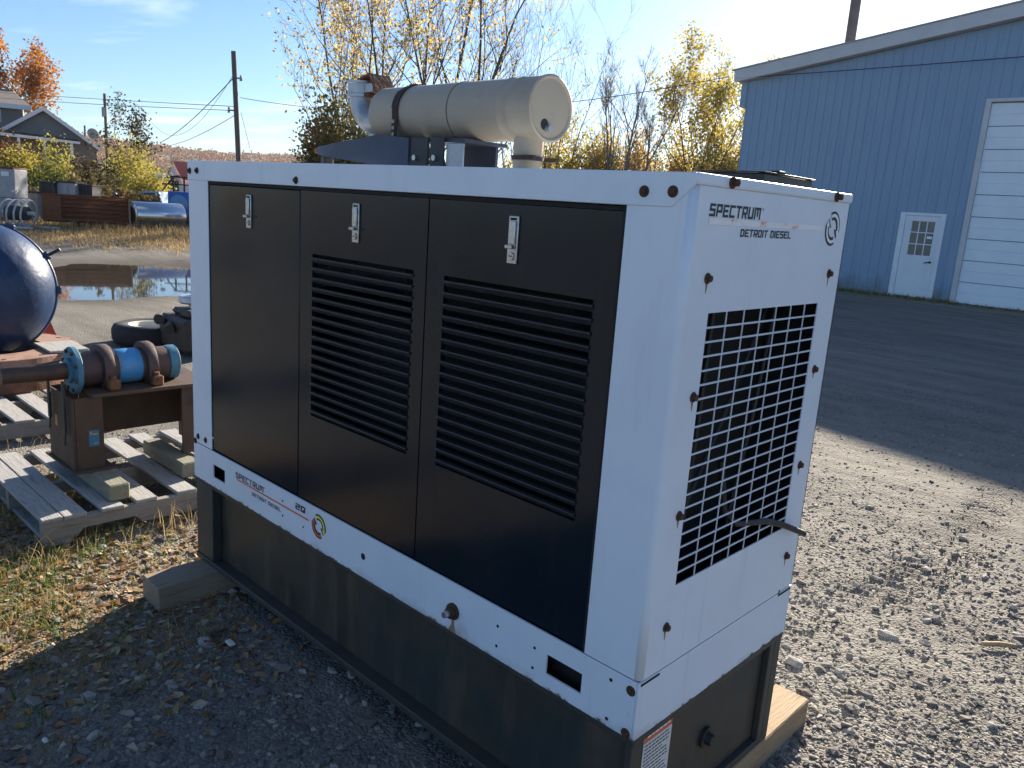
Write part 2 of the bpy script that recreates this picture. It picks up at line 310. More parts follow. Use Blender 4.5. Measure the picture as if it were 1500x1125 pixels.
# ------------------------------------------------------------------ mesh builder
ORG = {}
class MB:
    def __init__(s, T=None): s.v = []; s.f = []; s.T = T
    def add(s, vs, fs):
        o = len(s.v)
        if s.T is not None: vs = [s.T @ Vector(v) for v in vs]
        s.v.extend([tuple(v) for v in vs]); s.f.extend([tuple(i+o for i in f) for f in fs])
    def box(s, x0, x1, y0, y1, z0, z1, c=0.0):
        if not c:
            s.add([(x, y, z) for z in (z0, z1) for y in (y0, y1) for x in (x0, x1)],
                  [(0, 2, 3, 1), (4, 5, 7, 6), (0, 1, 5, 4), (2, 6, 7, 3), (0, 4, 6, 2), (1, 3, 7, 5)])
            return s
        vs = []; idx = {}
        X, Y, Z = (x0, x1), (y0, y1), (z0, z1)
        sg = (1, -1)
        for k in range(2):
            for j in range(2):
                for i in range(2):
                    for a in range(3):
                        p = [X[i]+sg[i]*c, Y[j]+sg[j]*c, Z[k]+sg[k]*c]; p[a] = (X[i], Y[j], Z[k])[a]
                        idx[(i, j, k, a)] = len(vs); vs.append(tuple(p))
        fs = []
        for a in range(3):
            b_, c_ = (a+1) % 3, (a+2) % 3
            for e in range(2):
                q = []
                for (m, n) in ((0, 0), (1, 0), (1, 1), (0, 1)):
                    t = [0, 0, 0]; t[a] = e; t[b_] = m; t[c_] = n; q.append(idx[(t[0], t[1], t[2], a)])
                fs.append(tuple(q) if e else tuple(reversed(q)))
            for m in range(2):
                for n in range(2):
                    t0 = [0, 0, 0]; t0[b_] = m; t0[c_] = n; t1 = list(t0); t1[a] = 1
                    q = [idx[(*t0, b_)], idx[(*t1, b_)], idx[(*t1, c_)], idx[(*t0, c_)]]
                    fs.append(tuple(q) if (m == n) == False else tuple(reversed(q)))
        for k in range(2):
            for j in range(2):
                for i in range(2):
                    q = [idx[(i, j, k, a)] for a in range(3)]
                    fs.append(tuple(q) if (i+j+k) % 2 else tuple(reversed(q)))
        s.add(vs, fs); return s
    def cyl(s, p0, p1, r0, r1=None, n=16, caps=True):
        return s.tube([p0, p1], [r0, r0 if r1 is None else r1], n, caps)
    def tube(s, pts, rad, n=8, caps=True):
        pts = [Vector(p) for p in pts]
        if isinstance(rad, (int, float)): rad = [rad]*len(pts)
        vs = []; fs = []; prev = None
        for i, p in enumerate(pts):
            d = (pts[min(i+1, len(pts)-1)]-pts[max(i-1, 0)]).normalized()
            if prev is None:
                a = Vector((0, 0, 1)) if abs(d.z) < .9 else Vector((1, 0, 0)); x = d.cross(a).normalized()
            else: x = (prev-d*prev.dot(d)).normalized()
            prev = x; y = d.cross(x)
            for k in range(n):
                t = 2*math.pi*k/n; vs.append(p+(x*math.cos(t)+y*math.sin(t))*rad[i])
        for i in range(len(pts)-1):
            for k in range(n):
                a = i*n+k; b = i*n+(k+1) % n; fs.append((a, b, b+n, a+n))
        if caps: fs.append(tuple(range(n-1, -1, -1))); fs.append(tuple((len(pts)-1)*n+k for k in range(n)))
        s.add(vs, fs); return s
    def lathe(s, prof, org, axis, n=32, a0=0, a1=2*math.pi):
        org = Vector(org); d = Vector(axis).normalized()
        a = Vector((0, 0, 1)) if abs(d.z) < .9 else Vector((1, 0, 0)); x = d.cross(a).normalized(); y = d.cross(x)
        full = abs(a1-a0-2*math.pi) < 1e-6; m = n if full else n+1
        vs = []; fs = []
        for (r, h) in prof:
            for k in range(m):
                t = a0+(a1-a0)*k/n; vs.append(org+d*h+(x*math.cos(t)+y*math.sin(t))*max(r, 1e-4))
        for i in range(len(prof)-1):
            for k in range(n):
                p = i*m+k; q = i*m+(k+1) % m; fs.append((p, q, q+m, p+m))
        s.add(vs, fs); return s
    def prism(s, poly, fn, t0, t1):
        """poly of (a,b); fn(a,b,t)->point; extruded t0..t1"""
        n = len(poly); vs = [fn(a, b, t0) for a, b in poly]+[fn(a, b, t1) for a, b in poly]
        fs = [tuple(range(n-1, -1, -1)), tuple(range(n, 2*n))]+[(i, (i+1) % n, (i+1) % n+n, i+n) for i in range(n)]
        s.add(vs, fs); return s
    def quad(s, *p): s.add(list(p), [tuple(range(len(p)))]); return s
    def mesh(s, name, m, off=(0, 0, 0), smooth=None):
        me = bpy.data.meshes.new(name); o = Vector(off)
        me.from_pydata([tuple(Vector(v)-o) for v in s.v], [], s.f); me.validate()
        if m is not None: me.materials.append(MT[m] if isinstance(m, str) else m)
        import bmesh
        bm = bmesh.new(); bm.from_mesh(me); bmesh.ops.recalc_face_normals(bm, faces=bm.faces); bm.to_mesh(me); bm.free()
        if smooth:
            me.shade_smooth(); me.set_sharp_from_angle(angle=R(smooth))
        me.update(); return me
    def build(s, name, m, parent=None, smooth=None, bevel=0, solid=0, org=None, seg=2):
        o = ORG[parent.name] if parent is not None else Vector(org if org is not None else (0, 0, 0))
        me = s.mesh(name, m, o, smooth); ob = bpy.data.objects.new(name, me); col.objects.link(ob)
        ORG[ob.name] = Vector(o)
        if parent is not None: ob.parent = parent
        else: ob.location = o
        if solid:
            q = ob.modifiers.new('thick', 'SOLIDIFY'); q.thickness = solid; q.offset = -1
        if bevel:
            q = ob.modifiers.new('bevel', 'BEVEL'); q.width = bevel; q.segments = seg; q.limit_method = 'ANGLE'; q.angle_limit = R(40)
            if not smooth: ob.data.shade_smooth(); ob.data.set_sharp_from_angle(angle=R(60))
        return ob
def inst(me, name, parent, p, rot=None):
    ob = bpy.data.objects.new(name, me); col.objects.link(ob); ob.parent = parent
    ob.location = Vector(p)-ORG[parent.name]; ORG[ob.name] = Vector(p)
    if rot: ob.rotation_euler = rot
    return ob
def tag(o, label=None, cat=None, group=None, kind=None):
    for k, v in (('label', label), ('category', cat), ('group', group), ('kind', kind)):
        if v: o[k] = v
    return o
def thing(name, loc, label, cat, group=None):
    o = bpy.data.objects.new(name, None); col.objects.link(o); o.location = loc; o.empty_display_size = .2
    ORG[o.name] = Vector(loc); return tag(o, label, cat, group)

# numpy noise for terrain
_perm = rng.random((64, 64))
def vnoise(x, y):
    xi = np.floor(x).astype(int); yi = np.floor(y).astype(int); fx = x-xi; fy = y-yi
    fx = fx*fx*(3-2*fx); fy = fy*fy*(3-2*fy)
    g = lambda a, b: _perm[a % 64, b % 64]
    return (g(xi, yi)*(1-fx)+g(xi+1, yi)*fx)*(1-fy)+(g(xi, yi+1)*(1-fx)+g(xi+1, yi+1)*fx)*fy
def fbm(x, y, o=4):
    s = 0; a = .5; t = 0
    for i in range(o): s = s+a*vnoise(x*2**i+17*i, y*2**i+31*i); t += a; a *= .55
    return s/t-.5

# ------------------------------------------------------------------ ground
PUD = [(on_z(px, py)) for px, py in ((45, 412), (62, 392), (110, 384), (180, 383), (285, 388), (420, 392), (470, 410), (400, 424), (290, 428), (250, 431), (215, 434), (160, 439), (95, 440), (60, 432))]
def inside_dist(px, py):
    """signed distance to the puddle outline (negative inside)"""
    pts = [(p.x, p.y) for p in PUD]; n = len(pts)
    d = np.full(px.shape, 1e9); ins = np.zeros(px.shape, bool)
    for i in range(n):
        ax, ay = pts[i]; bx, by = pts[(i+1) % n]
        ex, ey = bx-ax, by-ay; t = np.clip(((px-ax)*ex+(py-ay)*ey)/(ex*ex+ey*ey), 0, 1)
        d = np.minimum(d, np.hypot(px-ax-t*ex, py-ay-t*ey))
        c = ((ay > py) != (by > py)) & (px < (bx-ax)*(py-ay)/(by-ay+1e-12)+ax); ins ^= c
    return np.where(ins, -d, d)
def far_coords(a, b, step, lo, hi, g=1.07):
    c = list(np.arange(a, b, step)); s = step
    while c[-1] < hi: s = min(s*g, 400); c.append(c[-1]+s)
    s = step; f = [a]
    while f[-1] > lo: s = min(s*g, 400); f.append(f[-1]-s)
    return np.array(sorted(f[1:])+c)
TRACKS = []
for a, b in (((1350, 860), (1460, 735)), ((1240, 900), (1400, 800))):
    TRACKS.append((on_z(*a), on_z(*b)))
def height(x, y):
    h = .035*fbm(x*.5, y*.5, 3)+.022*fbm(x*2.2, y*2.2, 3)+.014*fbm(x*9, y*9, 3)
    near = np.exp(-((x-.85)**2+(y+1.4)**2)/90.0)
    h = h*(.35+.65*near)
    h = h+.022*near*np.maximum(fbm(x*16, y*16, 2), -.12)
    d = inside_dist(x, y)+.5*fbm(x*.9, y*.9, 3)
    h = h-.05*np.clip((.6-d)/1.2, 0, 1)
    for A, B in TRACKS:
        ex, ey = B.x-A.x, B.y-A.y; L = math.hypot(ex, ey); ex /= L; ey /= L
        t = (x-A.x)*ex+(y-A.y)*ey; s = -(x-A.x)*ey+(y-A.y)*ex
        m = np.exp(-(s/.16)**4)*np.clip((t+.6)/.5, 0, 1)*np.clip((L+.5-t)/.5, 0, 1)
        pat = np.sin((t+np.abs(s)*.6)*2*math.pi/.085+np.sign(s)*1.3)
        h = h+m*(.009*pat*(.45+.9*vnoise(x*3, y*3))-.006)
    s_ = (x-CAM.x)*HF.x+(y-CAM.y)*HF.y; u_ = (x-CAM.x)*HR.x+(y-CAM.y)*HR.y
    t_ = np.clip((s_-15.6)/5.0, 0, 1); t_ = t_*t_*(3-2*t_); k_ = np.clip((-1.5-u_)/4, 0, 1)
    rise = .29*t_*k_*k_*(3-2*k_)
    # keep it level under generator, pallets
    fl = np.exp(-(np.maximum(np.abs(x+1.6)-2.6, 0)**2+np.maximum(np.abs(y-.3)-.7, 0)**2)/.3)
    return h*(1-.55*fl)-.006+rise
def hz(x, y): return float(height(np.array([float(x)]), np.array([float(y)]))[0])
gx = far_coords(-3.9, 3.2, .026, -2600, 1500); gy = far_coords(-1.9, 5.6, .026, -900, 2800)
X, Y = np.meshgrid(gx, gy); Z = height(X.ravel(), Y.ravel())
nxg, nyg = len(gx), len(gy)
V = np.stack([X.ravel(), Y.ravel(), Z], 1)
ii = (np.arange(nyg-1)[:, None]*nxg+np.arange(nxg-1)[None, :]).ravel()
Fq = np.stack([ii, ii+1, ii+nxg+1, ii+nxg], 1)
def np_mesh(name, V, F, m, attrs=None, smooth=True):
    me = bpy.data.meshes.new(name); k = F.shape[1]
    me.vertices.add(len(V)); me.vertices.foreach_set('co', np.ascontiguousarray(V, np.float32).ravel())
    me.loops.add(F.size); me.loops.foreach_set('vertex_index', np.ascontiguousarray(F, np.int32).ravel())
    me.polygons.add(len(F)); me.polygons.foreach_set('loop_start', np.arange(0, F.size, k, dtype=np.int32))
    me.polygons.foreach_set('loop_total', np.full(len(F), k, np.int32))
    me.polygons.foreach_set('use_smooth', np.full(len(F), smooth))
    for an, (dom, val) in (attrs or {}).items():
        at_ = me.attributes.new(an, 'FLOAT', dom); at_.data.foreach_set('value', np.ascontiguousarray(val, np.float32))
    me.update(calc_edges=True); me.materials.append(MT[m]); return me
def np_obj(name, V, F, m, attrs=None, parent=None, smooth=True, kind=None, org=None):
    o = Vector(org) if org is not None else (ORG[parent.name] if parent is not None else Vector((0, 0, 0)))
    me = np_mesh(name, np.asarray(V)-np.array(o), F, m, attrs, smooth)
    ob = bpy.data.objects.new(name, me); col.objects.link(ob); ORG[ob.name] = o
    if parent is not None: ob.parent = parent
    else: ob.location = o
    if kind: ob['kind'] = kind
    return ob
xx, yy = X.ravel(), Y.ravel()
def fwd(x, y): return (x-CAM.x)*HF.x+(y-CAM.y)*HF.y
def lat(x, y): return (x-CAM.x)*HR.x+(y-CAM.y)*HR.y
edge1 = 17.9+1.6*fbm(xx*.25, yy*.25, 3)
veg = np.clip((fwd(xx, yy)-edge1)/.9, 0, 1)*(lat(xx, yy) < -1.5)
left = np.clip((1.15-np.hypot((xx+2.75)/1.25, (yy+.75)/.9))*1.6+fbm(xx*2.5, yy*2.5, 3)*2.2, 0, 1)*.8
farveg = np.clip((yy-32)/3, 0, 1)
veg = np.clip(np.maximum(np.maximum(veg, left), farveg), 0, 1)
wet = np.clip((.9-inside_dist(xx, yy)-.5*fbm(xx*.9, yy*.9, 3))/1.0, 0, 1)
np_obj('ground', V, Fq, 'ground', {'veg': ('POINT', veg), 'wet': ('POINT', wet)}, kind='structure')

pm = MB()
cxp = sum((p.x for p in PUD))/len(PUD); cyp = sum((p.y for p in PUD))/len(PUD)
pm.v = [(cxp+(p.x-cxp)*1.25, cyp+(p.y-cyp)*1.25, -.036) for p in PUD]; pm.f = [tuple(range(len(PUD)))]
pud = pm.build('puddle', 'water'); tag(pud, kind='structure')

# ------------------------------------------------------------------ far hills with autumn wood
hv = []; hf = []
NA, NB = 90, 14
for i in range(NA):
    az = YAW+R(-42+84*i/(NA-1))
    for j in range(NB):
        d = 620+j*60
        s = math.sin(i*.21+.6)*.35+math.sin(i*.083+2)*.4+math.sin(i*.47)*.12
        pk = (46+10*s)*math.sin(min(j/9.0, 1)*math.pi/2)**1.2
        hv.append((CAM.x+math.sin(az)*d, CAM.y+math.cos(az)*d, pk-.5))
for i in range(NA-1):
    for j in range(NB-1): hf.append((i*NB+j, (i+1)*NB+j, (i+1)*NB+j+1, i*NB+j+1))
np_obj('hills', np.array(hv), np.array(hf), 'hill', kind='structure')
def ico(sub=0):
    t = (1+5**.5)/2
    v = np.array([(-1, t, 0), (1, t, 0), (-1, -t, 0), (1, -t, 0), (0, -1, t), (0, 1, t), (0, -1, -t), (0, 1, -t), (t, 0, -1), (t, 0, 1), (-t, 0, -1), (-t, 0, 1)], float)
    f = np.array([(0, 11, 5), (0, 5, 1), (0, 1, 7), (0, 7, 10), (0, 10, 11), (1, 5, 9), (5, 11, 4), (11, 10, 2), (10, 7, 6), (7, 1, 8), (3, 9, 4), (3, 4, 2), (3, 2, 6), (3, 6, 8), (3, 8, 9), (4, 9, 5), (2, 4, 11), (6, 2, 10), (8, 6, 7), (9, 8, 1)])
    v /= np.linalg.norm(v[0])
    for _ in range(sub):
        cache = {}; v = list(map(tuple, v)); nf = []
        def mid(a, b):
            k = (min(a, b), max(a, b))
            if k not in cache:
                p = np.array(v[a])+np.array(v[b]); p /= np.linalg.norm(p); cache[k] = len(v); v.append(tuple(p))
            return cache[k]
        for a, b, c in f:
            x, y, z = mid(a, b), mid(b, c), mid(c, a); nf += [(a, x, z), (b, y, x), (c, z, y), (x, y, z)]
        v = np.array(v); f = np.array(nf)
    return v, f
def scatter(tv, tf, pos, scl, rot=None, var=8, jit=.2):
    """many deformed copies of a template; returns V,F and per-face random"""
    N = len(pos); n = len(tv)
    base = np.stack([tv*(1+jit*rng.standard_normal((n, 1)))+jit*.35*rng.standard_normal((n, 3)) for _ in range(var)])
    k = rng.integers(0, var, N); VV = base[k]*scl[:, None, :]
    a = rng.uniform(0, 2*np.pi, N) if rot is None else rot
    c, s = np.cos(a)[:, None], np.sin(a)[:, None]
    x = VV[:, :, 0]*c-VV[:, :, 1]*s; y = VV[:, :, 0]*s+VV[:, :, 1]*c
    VV = np.stack([x, y, VV[:, :, 2]], 2)+pos[:, None, :]
    FF = (tf[None]+(np.arange(N)*n)[:, None, None]).reshape(-1, tf.shape[1])
    return VV.reshape(-1, 3), FF, np.repeat(rng.random(N), len(tf))
iv1, if1 = ico(1); iv0, if0 = ico(0)
N = 6500
az = YAW+np.radians(rng.uniform(-41, 41, N)); jj = rng.uniform(1.5, 11.5, N); dd = 620+jj*60
ai = (np.degrees(az-YAW)+42)/84*(NA-1)
ss = np.sin(ai*.21+.6)*.35+np.sin(ai*.083+2)*.4+np.sin(ai*.47)*.12
zz_ = (46+10*ss)*np.sin(np.minimum(jj/9, 1)*np.pi/2)**1.2
pos = np.stack([CAM.x+np.sin(az)*dd, CAM.y+np.cos(az)*dd, zz_+1.0], 1)
# ------------------------------------------------------------------ foliage tools
def leaf_quads(P, size, flat=1.0, aspect=1.5):
    N = len(P); a = rng.standard_normal((N, 3)); a[:, 2] *= flat; a /= np.linalg.norm(a, axis=1)[:, None]
    b = rng.standard_normal((N, 3)); b -= a*(a*b).sum(1)[:, None]; b /= np.linalg.norm(b, axis=1)[:, None]
    c = np.cross(a, b); s = size*rng.uniform(.6, 1.3, N)[:, None]
    u = b*s*aspect*.5; v_ = c*s*.5
    V = np.stack([P-u, P-v_+a*s*.12, P+u, P+v_+a*s*.12], 1).reshape(-1, 3)
    F = np.arange(N*4).reshape(N, 4); return V, F
def clump_rnd(P, seed, sc_=1.2, mixr=.45):
    n = vnoise(P[:, 0]*sc_+seed*3.1, P[:, 2]*sc_+P[:, 1]*.7+seed)
    return np.clip(n*(1-mixr)+rng.random(len(P))*mixr, 0, 1)
def grow_tree(name, base, H, label, cat='tree', seed=1, stems=3, spread=.35, leaves=5000, lsize=.11, lmat='leafgold', bark='bark', group=None,
              levels=4, r0=.12, top_bias=0.0, kids=7, leaf_keep=1.0, lean=(0, 0), clus=.22, up=.12):
    rs = random.Random(seed); root = thing(name, base, label, cat, group); B = Vector(base)
    tw = MB(); tips = []
    def br(p, d, L, r, lv):
        n = 7 if lv == 0 else (5 if lv < 3 else 3)
        pts = [p]; rad = [r]; q = Vector(p); dd = Vector(d)
        for i in range(n):
            j = .10 if lv == 0 else .20
            dd = (dd+Vector((rs.gauss(0, j), rs.gauss(0, j), rs.gauss(0, j*.5)+up*(1 if lv else .5)))).normalized()
            q = q+dd*(L/n); pts.append(q.copy()); rad.append(max(r*(1-.82*(i+1)/n), .0045))
        tw.tube(pts, rad, 6 if lv == 0 else (4 if lv == 1 else 3), False)
        if lv >= 2: tips.extend([(pts[k], lv) for k in range(1, len(pts))])
        if lv < levels-1:
            for k in range(kids if lv else kids+3):
                t = rs.uniform(.22 if lv == 0 else .15, 1); x = t*n; i0 = min(int(x), n-1)
                pp = pts[i0].lerp(pts[i0+1], x-i0); tang = (pts[i0+1]-pts[i0]).normalized()
                sd = Vector((rs.gauss(0, 1), rs.gauss(0, 1), rs.gauss(0, .5))); sd = (sd-tang*sd.dot(tang)).normalized()
                ang = rs.uniform(.35, .8); nd = tang*math.cos(ang)+sd*math.sin(ang)
                br(pp, nd, L*rs.uniform(.30, .52)*(1.15-.5*t), max(rad[i0]*.55, .005), lv+1)
    for s in range(stems):
        a = 2*math.pi*s/stems+rs.uniform(-.5, .5); sp = spread*rs.uniform(.6, 1.25) if stems > 1 else .03
        d = Vector((math.cos(a)*sp+lean[0], math.sin(a)*sp+lean[1], 1)).normalized()
        br(B+Vector((math.cos(a)*.15, math.sin(a)*.15, -.1)), d, H*rs.uniform(.78, 1.0), r0*rs.uniform(.7, 1.1), 0)
    tw.build('trunk', bark, root, smooth=70)
    if leaves and tips:
        T = np.array([tuple(t[0]) for t in tips]); wgt = np.clip((T[:, 2]-base[2])/H, .05, 1)**(1+top_bias)
        wgt *= (vnoise(T[:, 0]*.8+seed, T[:, 2]*.8+T[:, 1]*.8) > (1-leaf_keep)).astype(float)+.04
        idx = rng.choice(len(T), leaves, p=wgt/wgt.sum())
        P = T[idx]+rng.normal(0, clus, (leaves, 3))
        V, F = leaf_quads(P, lsize)
        np_obj('crown', V, F, lmat, {'rnd': ('FACE', clump_rnd(P, seed))}, parent=root, smooth=False)
    return root
def shrub(name, base, rx, ry, h, label, lmat, n=4000, lsize=.10, seed=1, cat='shrub', group=None, clumps=40, stems=10, top=0.0):
    rs = np.random.default_rng(seed); root = thing(name, base, label, cat, group)
    cc = rs.normal(0, 1, (clumps, 3)); cc /= np.linalg.norm(cc, axis=1)[:, None]
    cc *= rs.uniform(.35, .95, (clumps, 1)); cc[:, 2] = np.abs(cc[:, 2])
    c = cc*np.array([rx, ry, h*.86]); k = rs.integers(0, clumps, n)
    P = c[k]+rs.normal(0, 1, (n, 3))*np.array([rx*.17, ry*.17, h*.11]); P[:, 2] = np.abs(P[:, 2])
    st = MB()
    for i in range(stems):
        j = rs.integers(0, clumps); e = Vector(c[j])+Vector(base)
        st.tube([Vector(base)+Vector((rs.normal(0, .1*rx), rs.normal(0, .1*ry), -.05)), Vector(base).lerp(e, .5)+Vector((0, 0, h*.1)), e], [.035, .022, .008], 4, False)
    st.build('stem', 'bark', root)
    Pw = P+np.array(base); V, F = leaf_quads(Pw, lsize)
    np_obj('crown', V, F, lmat, {'rnd': ('FACE', clump_rnd(Pw, seed, .9))}, parent=root, smooth=False)
    return root
KN = 16; tree_r = np.repeat(rng.random(N), KN)
Pw = np.repeat(pos, KN, 0)+rng.normal(0, 1, (N*KN, 3))*np.array([2.6, 2.6, 2.3])
V, F = leaf_quads(Pw, 2.3, aspect=1.2)
np_obj('autumn_wood', V, F, 'hillwood', {'rnd': ('FACE', np.clip(tree_r+rng.normal(0, .08, N*KN), 0, 1))}, kind='stuff', smooth=False)
def gp(px, d):
    """ground point under image column px at depth d"""
    p = at(px, 272+.07*(px-280), d); return Vector((p.x, p.y, hz(p.x, p.y)-.02))

# ================================================================== GENERATOR
L_, W_ = 2.2, .758
ZT, ZS, ZB, ZG = 1.697, .596, .448, .09
gen = thing('generator_set', (-1.1, .379, ZG), 'white diesel generator with three black doors and tan muffler, standing on timbers', 'generator')
G = gen
# --- base fuel tank
tank = MB().box(-2.17, -.022, .045, .713, .112, .428).build('base_tank', 'tank', G, bevel=.004)
MB().box(-2.2, 0, .004, .754, .428, .4475).build('top_flange', 'tank2', tank, bevel=.004)
MB().box(-2.2, -.004, .0, .758, ZG, .112).build('bottom_flange', 'tank2', tank, bevel=.003)
MB().box(-2.2, -2.06, .006, .0445, .1125, .4275).build('end_stiffener', 'tank2', tank, bevel=.003)
pst = MB(); pst.box(-.021, -.002, .684, .7125, .1125, .4275); pst.box(-.06, -.002, .7135, .752, .1125, .4275); pst.build('end_post', 'tank2', tank, bevel=.002)
MB().box(-.021, -.004, .006, .05, .1125, .4275).build('end_post', 'tank2', tank, bevel=.002)
pl = MB(); pl.cyl((-.021, .387, .262), (-.012, .387, .262), .030, .030, 20); pl.cyl((-.012, .387, .262), (.004, .387, .262), .017, .015, 6); pl.build('drain_plug', 'blackmetal', tank, smooth=30)
# warning sticker with orange head and grey rows of print
stk = MB().box(-.0215, -.0205, .082, .205, .262, .425).build('warning_sticker', 'paper', tank)
s2 = MB().box(-.0204, -.0199, .083, .204, .388, .424).build('sticker_head', 'orange', stk)
t = MB()
for i in range(11):
    z = .380-i*.0104; y1 = .198-(.03 if i in (3, 7) else rng.uniform(0, .012)); y = .089
    while y < y1:
        wdt = rng.uniform(.006, .016); t.box(-.0204, -.0200, y, min(y+wdt, y1), z-.0034, z); y += wdt+.003
t.build('print', 'ink', stk)
t = MB(); y = .096
for wdt in (.014, .010, .016, .012, .015, .011):
    t.box(-.0198, -.0194, y, y+wdt, .399, .413); y += wdt+.004
t.build('print', 'whiteprint', stk)

# --- plates with holes: rectangles tiled round the openings
def plate(us, ws, holes, fn, mb):
    for i in range(len(us)-1):
        for j in range(len(ws)-1):
            um, wm_ = (us[i]+us[i+1])/2, (ws[j]+ws[j+1])/2
            if any(a < um < b and c < wm_ < d for a, b, c, d in holes): continue
            mb.quad(fn(us[i], ws[j]), fn(us[i+1], ws[j]), fn(us[i+1], ws[j+1]), fn(us[i], ws[j+1]))
def weld(ob):
    import bmesh
    bm = bmesh.new(); bm.from_mesh(ob.data); bmesh.ops.remove_doubles(bm, verts=bm.verts, dist=1e-5)
    bmesh.ops.recalc_face_normals(bm, faces=bm.faces); bm.to_mesh(ob.data); bm.free()
def orient(ob, n):
    """make every face of an open sheet look along n"""
    me = ob.data; n = Vector(n)
    fl = [p.index for p in me.polygons if p.normal.dot(n) < -.01]
    if fl:
        import bmesh
        bm = bmesh.new(); bm.from_mesh(me); bm.faces.ensure_lookup_table(); bmesh.ops.reverse_faces(bm, faces=[bm.faces[i] for i in fl]); bm.to_mesh(me); bm.free()
H1, H2 = (-2.034, -1.938, .490, .541), (-.270, -.158, .487, .541)
mb = MB(); plate([-2.2, H1[0], H1[1], H2[0], H2[1], -.006], [ZB, .488, .541, ZS-.002], [(H1[0], H1[1], .488, .541), (H2[0], H2[1], .488, .541)], lambda u, v: (u, 0, v), mb)
fb = mb.build('skid_band', 'band', G); weld(fb); orient(fb, (0, -1, 0)); fb.modifiers.new('thick', 'SOLIDIFY').thickness = .005
q = MB(); plate([0, .006, W_], [ZB, ZS-.002], [], lambda u, v: (0, u, v), q); q.v = [(0, max(y, .0), z) for x, y, z in q.v]
eb = q.build('skid_end_band', 'band', G); weld(eb); orient(eb, (1, 0, 0)); eb.modifiers.new('thick', 'SOLIDIFY').thickness = .005
MB().box(-2.195, -.02, .04, .70, .4485, .585).build('skid_rail', 'inside', G)
MB().box(-2.2, -.006, .7535, W_, ZB, ZS-.002).build('skid_back_band', 'band', G)
MB().box(-2.2, -2.1955, .0055, .7525, ZB, ZS-.002).build('skid_end_band', 'band', G)
# dark gaps at the seam corners of the end
sl = MB(); sl.box(.0003, .0012, .006, .080, .5845, .590); sl.build('seam_slot', 'inside', G)
sl = MB(); sl.box(.0003, .0012, .676, .752, .5845, .590); sl.box(.0003, .0012, .676, .681, .590, .604); sl.build('seam_slot', 'inside', G)

# --- enclosure sheet metal
MB().box(-2.2, -2.043, 0, .004, ZS+.001, 1.6275).build('corner_post', 'white', G, bevel=.0015)
rail = [(-2.2, ZT), (0, ZT), (0, 1.674), (-.048, 1.629), (-.166, 1.628), (-2.2, 1.626)]
MB().prism(rail, lambda a, b, t: (a, t, b), -.0035, .004).build('top_rail', 'white', G, bevel=.002)
MB().box(-2.1, -.16, .0045, .012, 1.616, 1.6255).build('rail_return', 'inside', G)
# end panel wraps round the near corner: post face, bend, end face with the grille opening
rb = .016; prof = [(-.158, 0), (-rb-.002, 0), (-rb, 0)]+[(-rb+rb*math.sin(R(a)), rb-rb*math.cos(R(a))) for a in (15, 30, 45, 60, 75)]+[(0, rb), (0, rb+.002), (0, .104), (0, .650), (0, W_)]
zs = [ZS+.001, .800, 1.419, 1.674]
mb = MB()
for i in range(len(prof)-1):
    for j in range(3):
        if prof[i][1] == .104 and prof[i][0] == 0 and j == 1: continue
        (xa, ya), (xb, yb) = prof[i], prof[i+1]
        mb.quad((xa, ya, zs[j]), (xb, yb, zs[j]), (xb, yb, zs[j+1]), (xa, ya, zs[j+1]))
ep = mb.build('end_panel', 'white', G); weld(ep); orient(ep, (.7, -.7, 0))

for p_ in ep.data.polygons: p_.use_smooth = .05 < abs(p_.normal.x) < .9987
ep.modifiers.new('thick', 'SOLIDIFY').thickness = .003
sh_ = MB(); sh_.box(-.168, -.006, .030, .040, .62, 1.60); sh_.box(-.168, -.006, .716, .726, .62, 1.60); sh_.box(-.168, -.006, .0405, .7155, 1.59, 1.60); sh_.build('radiator_shroud', 'inside', G)
MB().box(-.012, .0045, .0, W_+.003, 1.6745, ZT+.001).build('end_cap_rail', 'white', G, bevel=.005, seg=3)
MB().box(-2.2, -.013, .0045, W_, 1.692, ZT-.001).build('roof_panel', 'white', G)
MB().box(-2.2, 0, W_-.004, W_, ZS+.001, 1.6915).build('back_panel', 'white', G)
MB().box(-2.2, -2.196, .0045, W_-.0045, ZS+.001, 1.6915).build('far_end_panel', 'white', G)
MB().box(-.165, -.158, .0, .012, ZS+.001, 1.6255).build('door_jamb', 'inside', G)
eng = MB(); eng.box(-1.9, -.3, .16, .62, .62, 1.25, .04); eng.box(-1.2, -.4, .22, .55, 1.25, 1.55, .05); eng.build('engine_block', 'inside', G)
rad = MB().box(-.24, -.17, .02, .735, .62, 1.60).build('radiator', 'core', G)
gd = MB()
for (a, b) in (((.58, 1.42), (.20, .80)), ((.30, 1.42), (.27, .80)), ((.50, .80), (.62, 1.41))):
    gd.tube([(-.10, a[0], a[1]), (-.08, (a[0]+b[0])/2-.03, (a[1]+b[1])/2), (-.10, b[0], b[1])], .006, 6)
gd.build('fan_guard', 'blackmetal', rad, smooth=60)
# grille bars
vb = MB().box(-.0012, .0008, -.0017, .0017, -.3095, .3095).mesh('vertical_bar', 'grille')
hb = MB().box(-.0010, .0011, -.273, .273, -.0021, .0021).mesh('horizontal_bar', 'grille')
gpx = [.104+i*.546/7 for i in range(8)]; gpz = [.800+i*.619/20 for i in range(21)]
for i in range(1, 7): inst(vb, 'grille_bar', ep, (0, gpx[i], 1.1095))
for i in range(1, 20): inst(hb, 'grille_bar', ep, (0, .377, gpz[i]))
# bent rod poking out of the grille
rd = MB(); rd.tube([(-.03, .30, 1.05), (-.022, .33, .92), (-.01, .38, .875), (.004, .52, .853), (.014, .60, .826), (.03, .715, .776)], .0085, 8); rd.build('bent_rod', 'blackmetal', G, smooth=60)

